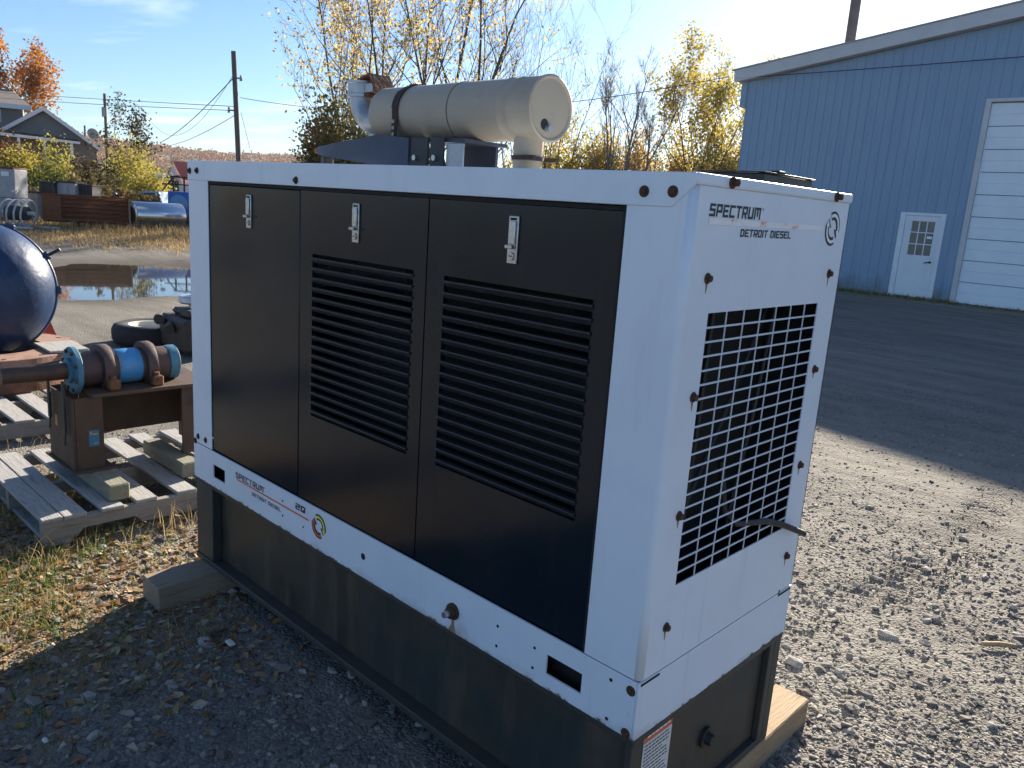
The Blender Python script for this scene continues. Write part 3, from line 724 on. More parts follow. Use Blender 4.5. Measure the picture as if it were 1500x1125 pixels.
# --- doors
def door(x0, x1, louv=None):
    z0, z1, y = .600, 1.6145, .0045
    if not louv:
        d = MB().box(x0, x1, y, y+.02, z0, z1).build('door', 'black', G, bevel=.003); return d
    a, b, c, e = louv
    mb = MB(); plate([x0, a, b, x1], [z0, c, e, z1], [(a, b, c, e)], lambda u, v: (u, y, v), mb)
    d = mb.build('door', 'black', G); weld(d); orient(d, (0, -1, 0)); s = d.modifiers.new('thick', 'SOLIDIFY'); s.thickness = .016
    w2 = (b-a)/2; n = 17; p = (e-c)/n
    sect = [(.012, p*.24), (-.003, p*.24), (-.0055, p*.20), (-.0055, p*.13), (.006, -p*.30), (.0075, -p*.27), (-.003, p*.12), (-.002, p*.18), (.012, p*.19)]
    me = MB().prism(sect, lambda q, r_, t: (t, q, r_), -w2, w2).mesh('louver_slat', 'louver')
    for i in range(n): inst(me, 'louver_slat', d, ((a+b)/2, y, c+p*(i+.38)))
    return d
d1 = door(-2.041, -1.4225); d2 = door(-1.4175, -.7965, (-1.347, -.848, .900, 1.424)); d3 = door(-.7915, -.168, (-.722, -.225, .904, 1.422))
for d, x in ((d1, -1.741), (d2, -1.115), (d3, -.479)):
    l = MB().box(x-.016, x+.016, -.001, .004, 1.476, 1.588).build('latch', 'chrome', d, bevel=.0015)
    MB().box(x-.0105, x+.0105, -.006, -.0015, 1.522, 1.576).build('handle', 'chrome', l, bevel=.0015)
    MB().box(x-.0115, x+.0115, -.016, -.0015, 1.5115, 1.5205).build('handle_tab', 'chrome', l, bevel=.0015)
    MB().cyl((x, -.0012, 1.494), (x, -.005, 1.494), .0095, .009, 18).build('lock', 'chrome', l, smooth=40)
    MB().box(x-.006, x+.006, -.0062, -.0052, 1.4932, 1.4952).build('keyhole', 'inside', l)
    MB().box(x-.010, x+.010, -.0022, -.0012, 1.578, 1.5835).build('slot', 'inside', l)
# --- bolts
bo = MB(); bo.lathe([(.0145, 0), (.0145, -.002), (.012, -.003), (.0095, -.003)], (0, 0, 0), (0, 1, 0), 18); bo.cyl((0, -.0028, 0), (0, -.010, 0), .0098, .0092, 6)
bolt_me = bo.mesh('bolt', 'rustbolt', smooth=25)
for x, z in ((-2.178, 1.659), (-2.118, 1.661), (-1.433, 1.644), (-.116, 1.657), (-.048, 1.659)):
    inst(bolt_me, 'bolt', G, (x, -.0036, z), (0, rng.uniform(0, 1), 0)).scale = (.82, .8, .82)
sm = bo.mesh('rivet', 'rustbolt', smooth=25)
for x, z in ((-2.160, .624), (-2.095, .624), (-2.185, .60), (-.020, .567), (-.022, .458)):
    o = inst(sm, 'bolt', G, (x, -.0002, z)); o.scale = (.85, .5, .85)
for y, z in ((.083, 1.492), (.688, 1.494), (.082, 1.241), (.687, 1.241), (.082, .973), (.687, .974), (.083, .704), (.688, .706)):
    o = inst(bolt_me, 'bolt', G, (.0002, y, z), (0, 0, R(90))); o.scale = (.8, 1, .8)
drip = mat('rust_drip_stain', [(.16, .085, .045), (.30, .20, .13)], 60, .8)
for i_, (y, z) in enumerate(((.083, 1.492), (.688, 1.494), (.082, 1.241), (.687, 1.241), (.082, .973), (.687, .974), (.083, .704), (.688, .706))):
    l_ = .012+.010*rng.random()
    MB().prism([(y-.006, z-.006), (y+.006, z-.006), (y+.0035, z-.012), (y+.001, z-.012-l_), (y-.0012, z-.012-l_*.9), (y-.004, z-.012)], lambda a, b, t: (t, a, b), -.0002, .0003).build('rust_drip', drip, ep)
for y in (.129, .654):
    o = inst(bolt_me, 'bolt', G, (.0047, y, 1.686), (0, 0, R(90))); o.scale = (.85, 1.5, .85)
hd = MB().cyl((0, .0015, 0), (0, -.0006, 0), .0045, .0042, 12).mesh('screw_hole_disc', 'inside')  # dark discs on the plate stand in for the shade inside screw holes
for x, z, s in ((-1.512, .551, 1), (-1.511, .497, 1), (-1.378, .499, .9), (-.442, .541, 1), (-.442, .484, 1), (-.311, .539, 1), (-.313, .483, 1), (-.076, .567, 1.1), (-.077, .466, 1.1), (-1.034, .518, 2.6)):
    o = inst(hd, 'screw_hole_disc', fb, (x, 0, z)); o.scale = (s, 1, s)
bb = MB(); bb.lathe([(.001, -.006), (.024, -.006), (.024, 0)], (-.613, 0, .511), (0, 1, 0), 20); bb.cyl((-.613, -.006, .511), (-.613, -.020, .511), .0175, .0165, 6)
b1 = bb.build('ground_bolt', 'rustbolt', G, smooth=25)
MB().cyl((-.613, -.020, .511), (-.613, -.036, .511), .0095, .009, 12).build('stud', 'chrome', b1, smooth=40)
rs_ = MB().prism([(-.6175, .488), (-.6085, .488), (-.607, .470), (-.599, .4495), (-.630, .4495), (-.619, .468)], lambda a, b, t: (a, t, b), -.0004, .0002).build('rust_run', mat('rust_run_stain', [(.20, .11, .06), (.34, .24, .17)], 60, .8), fb)

# --- lettering
GL = {'S': (.8, [[(.8, .9), (.1, .9), (.1, .52), (.7, .52), (.7, .1), (0, .1)]]), 'P': (.8, [[(.1, 0), (.1, .9), (.7, .9), (.7, .42), (.2, .42)]]),
      'E': (.8, [[(.8, .9), (.1, .9), (.1, .1), (.8, .1)], [(.2, .5), (.7, .5)]]), 'C': (.8, [[(.8, .9), (.1, .9), (.1, .1), (.8, .1)]]),
      'T': (.8, [[(0, .9), (.8, .9)], [(.4, 0), (.4, .8)]]), 'R': (.8, [[(.1, 0), (.1, .9), (.7, .9), (.7, .42), (.2, .42)], [(.45, .32), (.68, 0)]]),
      'U': (.8, [[(.1, 1), (.1, .1), (.7, .1), (.7, 1)]]), 'M': (1.0, [[(.1, 0), (.1, .9), (.9, .9), (.9, 0)], [(.5, .25), (.5, .8)]]),
      'D': (.8, [[(0, .9), (.58, .9), (.7, .78), (.7, .22), (.58, .1), (0, .1)], [(.12, .2), (.12, .8)]]), 'O': (.8, [[(.4, .9), (.1, .9), (.1, .1), (.7, .1), (.7, .9), (.4, .9)]]),
      'I': (.22, [[(.11, 0), (.11, 1)]]), 'L': (.75, [[(.1, 1), (.1, .1), (.75, .1)]]), '2': (.8, [[(0, .9), (.7, .9), (.7, .52), (.1, .52), (.1, .1), (.8, .1)]]),
      'Q': (.8, [[(.4, .9), (.1, .9), (.1, .1), (.7, .1), (.7, .9), (.4, .9)], [(.42, .42), (.58, .22)]]), ' ': (.35, [])}
def strip(pts, w):
    P = [Vector(p) for p in pts]; n = len(P); Lf, Rt = [], []
    for i in range(n):
        if i == 0: d = (P[1]-P[0]).normalized(); nrm = Vector((-d.y, d.x)); k = 1
        elif i == n-1: d = (P[-1]-P[-2]).normalized(); nrm = Vector((-d.y, d.x)); k = 1
        else:
            a = (P[i]-P[i-1]).normalized(); b = (P[i+1]-P[i]).normalized()
            na, nb = Vector((-a.y, a.x)), Vector((-b.y, b.x)); nrm = (na+nb).normalized(); k = 1/max(nrm.dot(na), .4)
        Lf.append(P[i]+nrm*w*k); Rt.append(P[i]-nrm*w*k)
    return [(Lf[i], Lf[i+1], Rt[i+1], Rt[i]) for i in range(n-1)]
def text(s, u0, v0, width, h, fn, parent, name, m='ink', wt=.1, slant=.06):
    tot = sum(GL[c][0]+.16 for c in s)-.16; k = width/tot; mb = MB(); x = 0
    for c in s:
        wd, st = GL[c]
        for pl_ in st:
            for qd in strip(pl_, wt):
                mb.quad(*[fn(u0+(x+p.x+slant*p.y)*k, v0+p.y*h) for p in qd])
        x += wd+.16
    return mb.build(name, m, parent)
F1 = lambda u, v: (u, -.0008, v)
F2 = lambda u, v: (.0009, u, v)
text('SPECTRUM', -1.850, .5405, .206, .0225, F1, fb, 'lettering')
text('DETROIT DIESEL', -1.727, .506, .203, .0135, F1, fb, 'lettering')
text('2Q', -1.427, .551, .060, .0215, F1, fb, 'lettering', wt=.12)
MB().quad(F1(-1.842, .5315), F1(-1.343, .5315), F1(-1.343, .5375), F1(-1.842, .5375)).build('orange_stripe', 'orange', fb)
text('SPECTRUM', .060, 1.6165, .214, .0255, F2, ep, 'lettering')
text('DETROIT DIESEL', .196, 1.5785, .240, .0165, F2, ep, 'lettering')
MB().quad(F2(.061, 1.6005), F2(.612, 1.6015), F2(.612, 1.6135), F2(.061, 1.6135)).build('faded_stripe', 'fadedorange', ep)
def small_ring(u, v, r, fn, parent):
    mb = MB()
    for k in range(10):
        a, b = 2*math.pi*k/10, 2*math.pi*(k+1)/10
        mb.quad(fn(u+r*math.cos(a), v+r*math.sin(a)), fn(u+r*math.cos(b), v+r*math.sin(b)), fn(u+.6*r*math.cos(b), v+.6*r*math.sin(b)), fn(u+.6*r*math.cos(a), v+.6*r*math.sin(a)))
    mb.build('registered_mark', 'ink', parent)
small_ring(.285, 1.639, .003, F2, ep); small_ring(-1.636, .562, .0028, F1, fb)
def logo(u, v, r, off, parent, c1, c2):
    """two chasing arrows: dark ground shape with a thinner light arrow on it"""
    for lift, ro, ri, ho, hi, a_s, a_e, tip, cols in ((.0007, 1.0, .50, 1.04, .22, 118, -8, -44, ('ink', 'ink')), (.0013, .86, .68, .95, .52, 120, -10, -36, (c1, c2))):
        for h in range(2):
            f = lambda a, b: off(u+a*r, v+b*r, lift)
            mb = MB(); n = 16; aa = [R(a_s+(a_e-a_s)*i/n+180*h) for i in range(n+1)]
            for p, q2 in zip(aa[:-1], aa[1:]):
                mb.quad(f(ro*math.cos(p), ro*math.sin(p)), f(ro*math.cos(q2), ro*math.sin(q2)), f(ri*math.cos(q2), ri*math.sin(q2)), f(ri*math.cos(p), ri*math.sin(p)))
            e = aa[-1]; e2 = R(tip+180*h)
            mb.quad(f(ho*math.cos(e), ho*math.sin(e)), f(.84*math.cos(e2), .84*math.sin(e2)), f(hi*math.cos(e), hi*math.sin(e)))
            mb.build('arrow_emblem', cols[h], parent)
logo(-1.283, .533, .042, lambda a, b, l: (a, -l, b), fb, 'yellow', 'redprint')
logo(.668, 1.608, .043, lambda a, b, l: (l, a, b), ep, 'whiteprint', 'whiteprint')

# --- roof hatch
h = MB().box(-.235, -.055, .375, .640, 1.6985, 1.7235).build('roof_hatch', 'blackmetal', G, bevel=.004)
MB().box(-.240, -.050, .370, .645, 1.7236, 1.7265).build('hatch_lid', 'blackmetal', h, bevel=.001)
MB().box(-.075, -.05, .44, .475, 1.7267, 1.733, .002).build('hatch_clip', 'blackmetal', h)
# --- muffler and exhaust
MY = .38; MZ = 1.885; MR_ = .089
mf = MB(); mf.lathe([(.0, -1.484), (.06, -1.484), (.082, -1.479), (MR_, -1.468), (MR_, -1.077), (MR_+.0015, -1.076), (MR_+.0015, -1.070), (MR_, -1.069),
    (MR_, -.868), (MR_+.0014, -.866), (MR_+.0014, -.858), (MR_, -.856), (MR_, -.826), (MR_+.0014, -.824), (MR_+.0014, -.816), (MR_, -.814), (MR_, -.738),
    (MR_+.003, -.735), (MR_+.003, -.728), (MR_-.002, -.7255), (MR_-.006, -.727), (MR_-.009, -.731), (.05, -.729), (.0, -.7285)], (0, MY, MZ), (1, 0, 0), 56)
muf = mf.build('muffler', 'muffler', G, smooth=35)
for x_ in (-1.073, -.862, -.820):
    MB().lathe([(MR_+.0016, -.002), (MR_+.0024, 0), (MR_+.0016, .002)], (x_, MY, MZ), (1, 0, 0), 48).build('seam', 'rustbolt' if x_ < -1 else 'muffler', muf, smooth=60)
dp = MB(); dp.lathe([(.0, .016), (.010, .016), (.010, 0)], (-.729, MY-.012, MZ-.055), (1, 0, 0), 14); dp.build('drain_plug', 'galv', muf, smooth=30)
MB().lathe([(.0, .0012), (.014, .001), (.016, 0)], (-.7288, MY-.022, MZ-.045), (1, 0, 0), 20).build('dark_patch', 'blackmetal', muf)  # small dark disc beside the drain plug
op = MB(); op.cyl((-.806, MY, 1.69), (-.806, MY, 1.815), .043, .043, 28); op.build('outlet_pipe', 'muffler', muf, smooth=40)
cl = MB(); cl.lathe([(.0435, -.006), (.048, -.006), (.048, .006), (.0435, .006)], (-.806, MY, 1.748), (0, 0, 1), 28); cl.box(-.79, -.73, MY-.058, MY-.046, 1.742, 1.754); cl.box(-.79, -.735, MY+.046, MY+.056, 1.742, 1.754); cl.build('pipe_clamp', 'strap', muf, smooth=40)
# elbow at the far end turning up, rain cap on top
el = MB(); pts = [(-1.465, MY, MZ-.022), (-1.52, MY, MZ-.022)]
for a in range(10, 91, 10): pts.append((-1.52-.107*math.sin(R(a)), MY, MZ-.022+.085*(1-math.cos(R(a)))))
pts.append((-1.627, MY, 1.965)); el.tube(pts, .047, 26); elb = el.build('exhaust_elbow', 'galv', muf, smooth=40)
MB().lathe([(.048, -.004), (.056, -.003), (.056, .003), (.048, .004)], (-1.489, MY, MZ-.022), (1, 0, 0), 26).build('weld_ring', 'strap', elb, smooth=40)
ec = MB(); ec.lathe([(.0475, 1.948), (.057, 1.948), (.057, 1.958), (.054, 1.960), (.054, 1.992), (.057, 1.994), (.057, 2.002), (.0475, 2.002)], (-1.627, MY, 0), (0, 0, 1), 28); ec.build('collar', 'galv', elb, smooth=40)
c2_ = MB(); c2_.box(-1.572, -1.528, MY-.032, MY+.032, 1.960, 1.992); c2_.build('hinge_block', 'galv', elb, bevel=.002)
fl_ = MB(); fl_.prism([(-1.60, 2.006), (-1.535, 2.022), (-1.478, 1.944), (-1.482, 1.940), (-1.538, 2.014), (-1.60, 2.001)], lambda a, b, t: (a, t, b), MY-.045, MY+.045); fl_.box(-1.56, -1.53, MY-.044, MY+.044, 1.945, 1.9595); fl_.build('rain_cap', 'rust', elb)
# strap with punched holes
st = MB(); n = 30; a0, a1 = R(205), R(-25); ring = []
for i in range(n+1):
    a = a0+(a1-a0)*i/n; ring.append((MY+(MR_+.003)*math.cos(a), MZ+(MR_+.003)*math.sin(a)))
ring = [(MY-(MR_+.006), 1.795)]+ring[2:-2]+[(MY+(MR_+.006), 1.795)]
for (ya, za), (yb, zb) in zip(ring[:-1], ring[1:]):
    st.quad((-1.338, ya, za), (-1.308, ya, za), (-1.308, yb, zb), (-1.338, yb, zb))
so = st.build('strap', 'strap', muf, solid=.003)
ph = MB().cyl((0, 0, 0), (0, -.0022, 0), .0065, .006, 12).mesh('strap_hole', 'muffler')
for z in (1.812, 1.832, 1.852): inst(ph, 'strap_hole', so, (-1.323, MY-(MR_+.0075), z))
# bracket carrying the muffler
YB = .275
bk = MB(); bk.prism([(-1.735, 1.744), (-1.735, 1.772), (-1.379, 1.810), (-1.217, 1.798), (-1.217, ZT+.002), (-1.30, 1.706), (-1.62, 1.732)], lambda a, b, t: (a, t, b), YB-.010, YB)
bk.prism([(-1.735, 1.772), (-1.379, 1.810), (-1.379, 1.8065), (-1.735, 1.7685)], lambda a, b, t: (a, t, b), YB, YB+.16)
bk.prism([(-1.379, 1.810), (-1.217, 1.798), (-1.217, 1.7945), (-1.379, 1.8065)], lambda a, b, t: (a, t, b), YB, YB+.16)
bkt = bk.build('muffler_bracket', 'navy', G)
MB().box(-1.735, -1.705, YB+.002, YB+.04, ZT+.0005, 1.744, .004).build('foot', 'blackmetal', bkt)
MB().box(-1.775, -1.737, YB, YB+.05, 1.750, 1.770, .003).build('bracket_end', 'rust', bkt)
for x0, x1 in ((-1.212, -1.128), (-1.118, -1.056)):
    p = MB().box(x0, x1, YB-.006, YB+.004, ZT+.0005, 1.800).build('isolator_plate', 'tank2', bkt, bevel=.003)
    xb = x0+.028; MB().cyl((xb, YB-.0065, 1.738), (xb, YB-.015, 1.738), .010, .0095, 6).build('bolt', 'chrome', p, smooth=25)
MB().box(-1.052, -.975, YB+.004, YB+.010, ZT+.0005, 1.782).build('saddle_plate', 'galv', bkt, bevel=.002)
MB().box(-1.21, -.98, YB+.012, MY+.09, 1.7865, 1.797).build('saddle', 'navy', bkt)
MB().box(-1.20, -1.0, MY+.06, MY+.07, ZT+.0005, 1.786).build('rear_leg', 'navy', bkt)

# ================================================================== timbers under the generator
def timber(label, x0, x1, y0, y1, z1, m):
    o = MB().box(x0, x1, y0, y1, hz((x0+x1)/2, y0)-.02, z1-.0005, .004).build('wood_timber', m, org=((x0+x1)/2, (y0+y1)/2, 0))
    bv = o.modifiers.new('cut', 'SUBSURF') if False else None
    return tag(o, label, 'timber', 'timbers under the generator')
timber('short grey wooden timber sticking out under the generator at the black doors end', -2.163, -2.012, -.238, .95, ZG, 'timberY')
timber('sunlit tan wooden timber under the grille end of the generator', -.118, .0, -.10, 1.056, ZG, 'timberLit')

# ================================================================== pallets
def pallet(x0, x1, y0, y1, boards, label, top=.135):
    root = thing('wooden_pallet', (x1, (y0+y1)/2, 0), label, 'pallet', 'wooden pallets')
    th = .018; zs_ = top-th-.0005
    for xs in (x1-.038, (x0+x1)/2-.019, x0):
        pr_ = [(y0, .022), (y0+.14, .022), (y0+.17, .058), (y0+.40, .058), (y0+.43, .022), (y1-.43, .022), (y1-.40, .058), (y1-.17, .058), (y1-.14, .022), (y1, .022), (y1, zs_), (y0, zs_)]
        o = MB().prism(pr_, lambda a, b, t: (t, a, b), xs, xs+.038).build('stringer', 'boardY', root, bevel=.003)
    for i, (a, b) in enumerate(boards):
        e = rng.uniform(-.012, .012); tilt = rng.uniform(-.004, .004)
        m = MB(); m.box(x0-.01+e, x1+.006+rng.uniform(-.01, .01), a, b, top-th, top, .003)
        m.v = [(x, y, z+tilt*(y-a)/(b-a)+.003*math.sin(x*5+i*2)*(1 if abs(x-x1) > .2 else .3)) for x, y, z in m.v]
        m.build('board', 'boardX', root)
    for (a, b) in ((y0+.02, y0+.12), (y1-.12, y1-.02)):
        MB().box(x0, x1, a, b, .002, .0215, .002).build('board', 'boardX', root)
    return root
pallet(-3.88, -2.835, -.40, .78, [(-.40, -.315), (-.312, -.215), (-.155, -.055), (.005, .105), (.20, .30), (.37, .47), (.55, .65), (.68, .78)], 'weathered grey wooden pallet under the brown bearing stand')
pallet(-5.62, -4.52, -.62, .60, [(-.62, -.50), (-.44, -.33), (-.24, -.13), (-.06, .05), (.12, .23), (.30, .41), (.48, .60)], 'grey wooden pallet under the rusty steel rings')
# blocks on the pallet carrying the stand
def wblock(x0, x1, y0, y1, z0, z1, label):
    o = MB().box(x0, x1, y0, y1, z0, z1, .006).build('wood_block', 'blockX', org=((x0+x1)/2, (y0+y1)/2, z0)); return tag(o, label, 'wood block', 'blocks on the near pallet')
wblock(-3.64, -2.88, -.098, -.005, .1365, .215, 'long mossy wood block on the pallet below the brown stand')
wblock(-3.50, -3.0, .30, .39, .1365, .215, 'wood block on the near pallet close behind the generator corner')

# ================================================================== bearing stand: brown stand with shaft and blue housing
bs = thing('bearing_stand', (-3.28, .2, .217), 'brown steel bearing stand with blue housing and protruding rusty shaft', 'machine part')
sx0, sx1 = -3.50, -3.15
st_ = MB(); st_.box(sx0, sx1, -.158, -.146, .217, .580); st_.box(sx1-.012, sx1, -.1455, -.018, .217, .580); st_.box(sx0, sx0+.012, -.1455, -.018, .217, .58); st_.build('leg', 'standbrown', bs, bevel=.003)
st_ = MB(); st_.box(sx0, sx1, .50, .512, .217, .580); st_.box(sx1-.012, sx1, .37, .4995, .217, .580); st_.build('leg', 'standbrown', bs, bevel=.003)
MB().box(-3.488, -3.476, -.0175, .4995, .30, .580).build('void_dark_sheet', 'standbrown', bs)  # no real web: sheet added to keep the void under the plate dark
MB().box(sx0-.03, sx1+.04, -.175, .02, .205+.011, .2265).build('foot_plate', 'standbrown', bs, bevel=.003)
tp = MB(); tp.box(sx0-.02, sx1+.03, -.075, .54, .5805, .600); tp.build('top_plate', 'standbrown', bs, bevel=.004)
AZ = .688; AX = -3.30
sh = MB(); sh.lathe([(0, -.405), (.036, -.405), (.041, -.399), (.041, -.11), (.041, .0)], (AX, 0, AZ), (0, 1, 0), 32); sh.build('shaft', 'shaft', bs, smooth=40)
fg = MB(); fg.lathe([(.042, -.128), (.06, -.124), (.062, -.108), (.113, -.108), (.116, -.105), (.116, -.085), (.113, -.082), (.08, -.082)], (AX, 0, AZ), (0, 1, 0), 40); flg = fg.build('flange', 'teal', bs, smooth=35)
fbm_ = MB().cyl((0, 0, 0), (0, -.010, 0), .011, .0105, 6).mesh('flange_bolt', 'shaft')
for k in range(8):
    a = 2*math.pi*(k+.5)/8; inst(fbm_, 'bolt', flg, (AX+.098*math.cos(a), -.108, AZ+.098*math.sin(a)))
hs = MB(); hs.lathe([(.082, -.082), (.085, -.08), (.085, .345), (.08, .35)], (AX, 0, AZ), (0, 1, 0), 40); hs.build('housing', 'plum', bs, smooth=40)
hs = MB(); hs.lathe([(.0855, .095), (.0875, .098), (.0875, .205), (.0855, .208)], (AX, 0, AZ), (0, 1, 0), 40); hs.build('blue_sleeve', 'pumpblue', bs, smooth=40)
for y0 in (.015, .225):
    c = MB(); c.lathe([(.088, y0), (.116, y0), (.118, y0+.003), (.118, y0+.045), (.116, y0+.048), (.108, y0+.048), (.108, y0+.060), (.088, y0+.062)], (AX, 0, AZ), (0, 1, 0), 36); cc = c.build('clamp', 'plum', bs, smooth=35)
    for sgn in (1, -1):
        x = AX+sgn*.128
        MB().box(x-.026, x+.026, y0+.004, y0+.056, .6005, .652, .006).build('clamp_ear', 'rust', cc)
        MB().cyl((x, y0+.03, .652), (x, y0+.03, .668), .014, .014, 6).build('bolt', 'rust', cc, smooth=25)
ef = MB(); ef.lathe([(.06, .40), (.086, .40), (.089, .397), (.089, .365), (.086, .3505), (.07, .3505)], (AX, 0, AZ), (0, 1, 0), 36); ef.build('end_cap', 'teal', bs, smooth=35)
for (px, z1, z0) in (((-3.20), .66, .40), ((-3.40), .66, .44)):
    sb = MB(); y = -.175 if px > -3.3 else -.18
    sb.box(px-.012, px+.012, y-.006, y+.006, z0, z1, .003)
    hk = sb.build('strap_end', 'blackmetal', bs)
    MB().tube([(px, y, z0), (px+.004, y-.004, z0-.03), (px+.012, y-.008, z0-.05), (px+.02, y-.004, z0-.035)], .0035, 5).build('hook', 'blackmetal', hk)
lb = MB().box(sx1+.0003, sx1+.0010, -.088, -.041, .335, .415).build('blue_sticker', 'bluelabel', bs)
t = MB(); t.box(sx1+.0012, sx1+.0016, -.082, -.074, .395, .41); t.box(sx1+.0012, sx1+.0016, -.070, -.046, .392, .40); t.box(sx1+.0012, sx1+.0016, -.068, -.048, .347, .352); t.build('print', 'yellowlabel', lb)
MB().box(-3.40, -3.365, -.1588, -.1583, .40, .455).build('ochre_tag', 'yellowlabel', bs)

# ================================================================== blue casing on rusty rings (far pallet)
def ringplate(name, c, r_o, r_i, z0, z1, m, label, group=None, holes=0):
    o = MB(); o.lathe([(r_i, z0), (r_o-.004, z0), (r_o, z0+.004), (r_o, z1-.004), (r_o-.004, z1), (r_i, z1), (r_i, z0)], (c[0], c[1], 0), (0, 0, 1), 56)
    ob = o.build(name, m, smooth=35, org=(c[0], c[1], z0))
    if holes:
        hm = MB().cyl((0, 0, -.001), (0, 0, .0012), .016, .016, 12).mesh('bolt_hole_disc', 'inside')  # near-black discs laid on the ring in place of shaded bolt holes
        for k in range(holes):
            a = 2*math.pi*k/holes; inst(hm, 'bolt_hole_disc', ob, (c[0]+(r_o-.06)*math.cos(a), c[1]+(r_o-.06)*math.sin(a), z1))
    return tag(ob, label, 'steel ring', group)
CC = at(-31, 462, 5.7); CC.z = .785; RC = (CC.x, CC.y)
ringplate('steel_ring', RC, .60, .38, .137, .215, 'rust', 'wide rusty steel ring lying lowest on the far pallet', 'rusty rings')
ringplate('steel_ring', (RC[0]+.01, RC[1]), .50, .37, .217, .325, 'darkbox', 'dark recessed steel ring in the middle of the rusty stack', 'rusty rings')
ringplate('steel_ring', RC, .62, .38, .327, .375, 'rustpink', 'pale pink rusted flange plate topmost under the blue casing', 'rusty rings', 14)
pk = MB(); pk.box(RC[0]+.12, RC[0]+.50, RC[1]+.30, RC[1]+.56, .377, .395, .004); o = pk.build('grey_plank', 'boardX', org=(RC[0]+.3, RC[1]+.4, .377)); tag(o, 'short grey plank lying on the pink flange beside the blue casing', 'plank')
CA = Vector((.93, -.36, .12)).normalized()
cs = thing('blue_casing', (CC.x, CC.y, .377), 'large rounded dark blue pump casing on rusty rings at the left edge', 'machine part')
c = MB(); c.lathe([(r_*1.06, h_*1.12) for r_, h_ in [(.0, .30), (.12, .292), (.22, .268), (.31, .225), (.385, .16), (.43, .085), (.452, .02), (.457, -.04), (.445, -.12), (.40, -.21), (.32, -.28), (.2, -.32), (0, -.33)]], CC, CA, 72)
cb = c.build('shell', 'casing', cs, smooth=60)
c = MB(); c.lathe([(.46, -.115), (.496, -.11), (.499, -.102), (.499, -.075), (.495, -.07), (.47, -.068)], CC, CA, 72); fl2 = c.build('rim', 'casing', cs, smooth=40)
xa = CA.cross(Vector((0, 0, 1))).normalized(); ya = xa.cross(CA).normalized()
for k, ang in enumerate((74, 52, 24, 2, -18, -33, 115, 150, 180)):
    d = xa*math.cos(R(ang))+ya*math.sin(R(ang)); tdir = CA.cross(d)
    T = Matrix((d, tdir, CA)).transposed().to_4x4(); T.translation = CC+d*.489-CA*.09
    MB(T).box(-.01, .034, -.03, .03, -.032, .032, .008).build('lug', 'casing', cs)
    if ang in (20, 150): MB(T).cyl((.02, 0, 0), (.115, 0, .02), .012, .012, 10).build('stud', 'blackmetal', cs, smooth=40)
c = MB(); c.lathe([(.17, -.238), (.165, -.1), (.19, -.05), (.19, .06), (.16, .08)], (CC.x, CC.y, .377-.0), (0, 0, 1), 36); c.build('pedestal_neck', 'casing', cs, smooth=40)
rdp = MB(); p = on_z(74, 540); rdp.prism([(0, .0), (.30, .0), (.16, .42), (.12, .42)], lambda a, b, t: (p.x-.05+t, p.y-.16+a, b), 0, .12); o = rdp.build('red_wedge', 'redpaint', org=(p.x, p.y, 0)); tag(o, 'red painted steel stand standing behind the blue casing', 'stand')

# ================================================================== tyre and engine behind
p = Vector((-7.35, 1.92, 0))
ty = thing('tyre', p, 'black tyre with pale rim lying flat on the gravel', 'tyre')
MB().lathe([(.20, .02), (.30, .0), (.355, .02), (.375, .06), (.375, .15), (.355, .19), (.30, .21), (.225, .195), (.20, .17), (.20, .02)], p, (0, 0, 1), 44).build('tread', 'rubber', ty, smooth=45)
MB().lathe([(.222, .197), (.205, .19), (.19, .15), (.12, .13), (.0, .13)], p, (0, 0, 1), 36).build('rim', 'rimwhite', ty, smooth=45)
p = Vector((-6.75, 2.12, 0))
en = thing('scrap_engine', p, 'dirty black engine block with round tin air cleaner beside the tyre', 'engine')
e = MB(); e.box(p.x-.30, p.x+.30, p.y-.26, p.y+.32, .03, .36, .04); e.box(p.x-.20, p.x+.22, p.y-.17, p.y+.3, .36, .43, .03); e.build('block', 'engine', en)
e = MB(); e.box(p.x+.05, p.x+.25, p.y-.20, p.y-.02, .365, .44, .02); e.build('valve_cover', 'engine', en)
e = MB(); e.cyl((p.x+.31, p.y-.05, .20), (p.x+.36, p.y-.05, .20), .13, .13, 24); e.cyl((p.x+.36, p.y-.05, .20), (p.x+.40, p.y-.05, .20), .05, .05, 16); e.build('pulley', 'engine', en, smooth=35)
for a, b, r_ in (((-.3, -.25, .3), (-.1, -.33, .32), .05), ((.0, -.26, .28), (.1, -.32, .25), .045)):
    MB().cyl(p+Vector(a), p+Vector(b), r_, r_, 12).build('port', 'engine', en, smooth=35)
e = MB(); e.lathe([(.05, .43), (.05, .47), (.125, .475), (.14, .49), (.14, .535), (.13, .55), (.05, .56), (0, .56)], (p.x-.02, p.y-.02, .0), (0, 0, 1), 32); e.build('air_cleaner', 'tincap', en, smooth=40)
e = MB(); e.lathe([(.06, .561), (.065, .575), (.06, .60), (.03, .607), (0, .608)], (p.x+.02, p.y+.02, 0), (0, 0, 1), 24); e.build('cap', 'cream', en, smooth=40)

# ================================================================== yard junk 24-33 m away
def lframe(px, d, z=0.0):
    p = gp(px, d); T = Matrix((HR, HF, Vector((0, 0, 1)))).transposed().to_4x4(); T.translation = Vector((p.x, p.y, z)); return T
def lthing(name, px, d, label, cat, z=0.0, group=None, k=.83, face=False):
    d = d*k; T = lframe(px, d, 0)
    if face:
        a = T.translation-CAM; a = Vector((a.x, a.y, 0)).normalized(); b = Vector((a.y, -a.x, 0))
        R3 = Matrix((b, a, Vector((0, 0, 1)))).transposed().to_4x4(); R3.translation = T.translation; T = R3
    T.translation.z = z+hz(T.translation.x, T.translation.y)
    T = T @ Matrix.Scale(k, 4)
    return thing(name, T.translation, label, cat, group), T
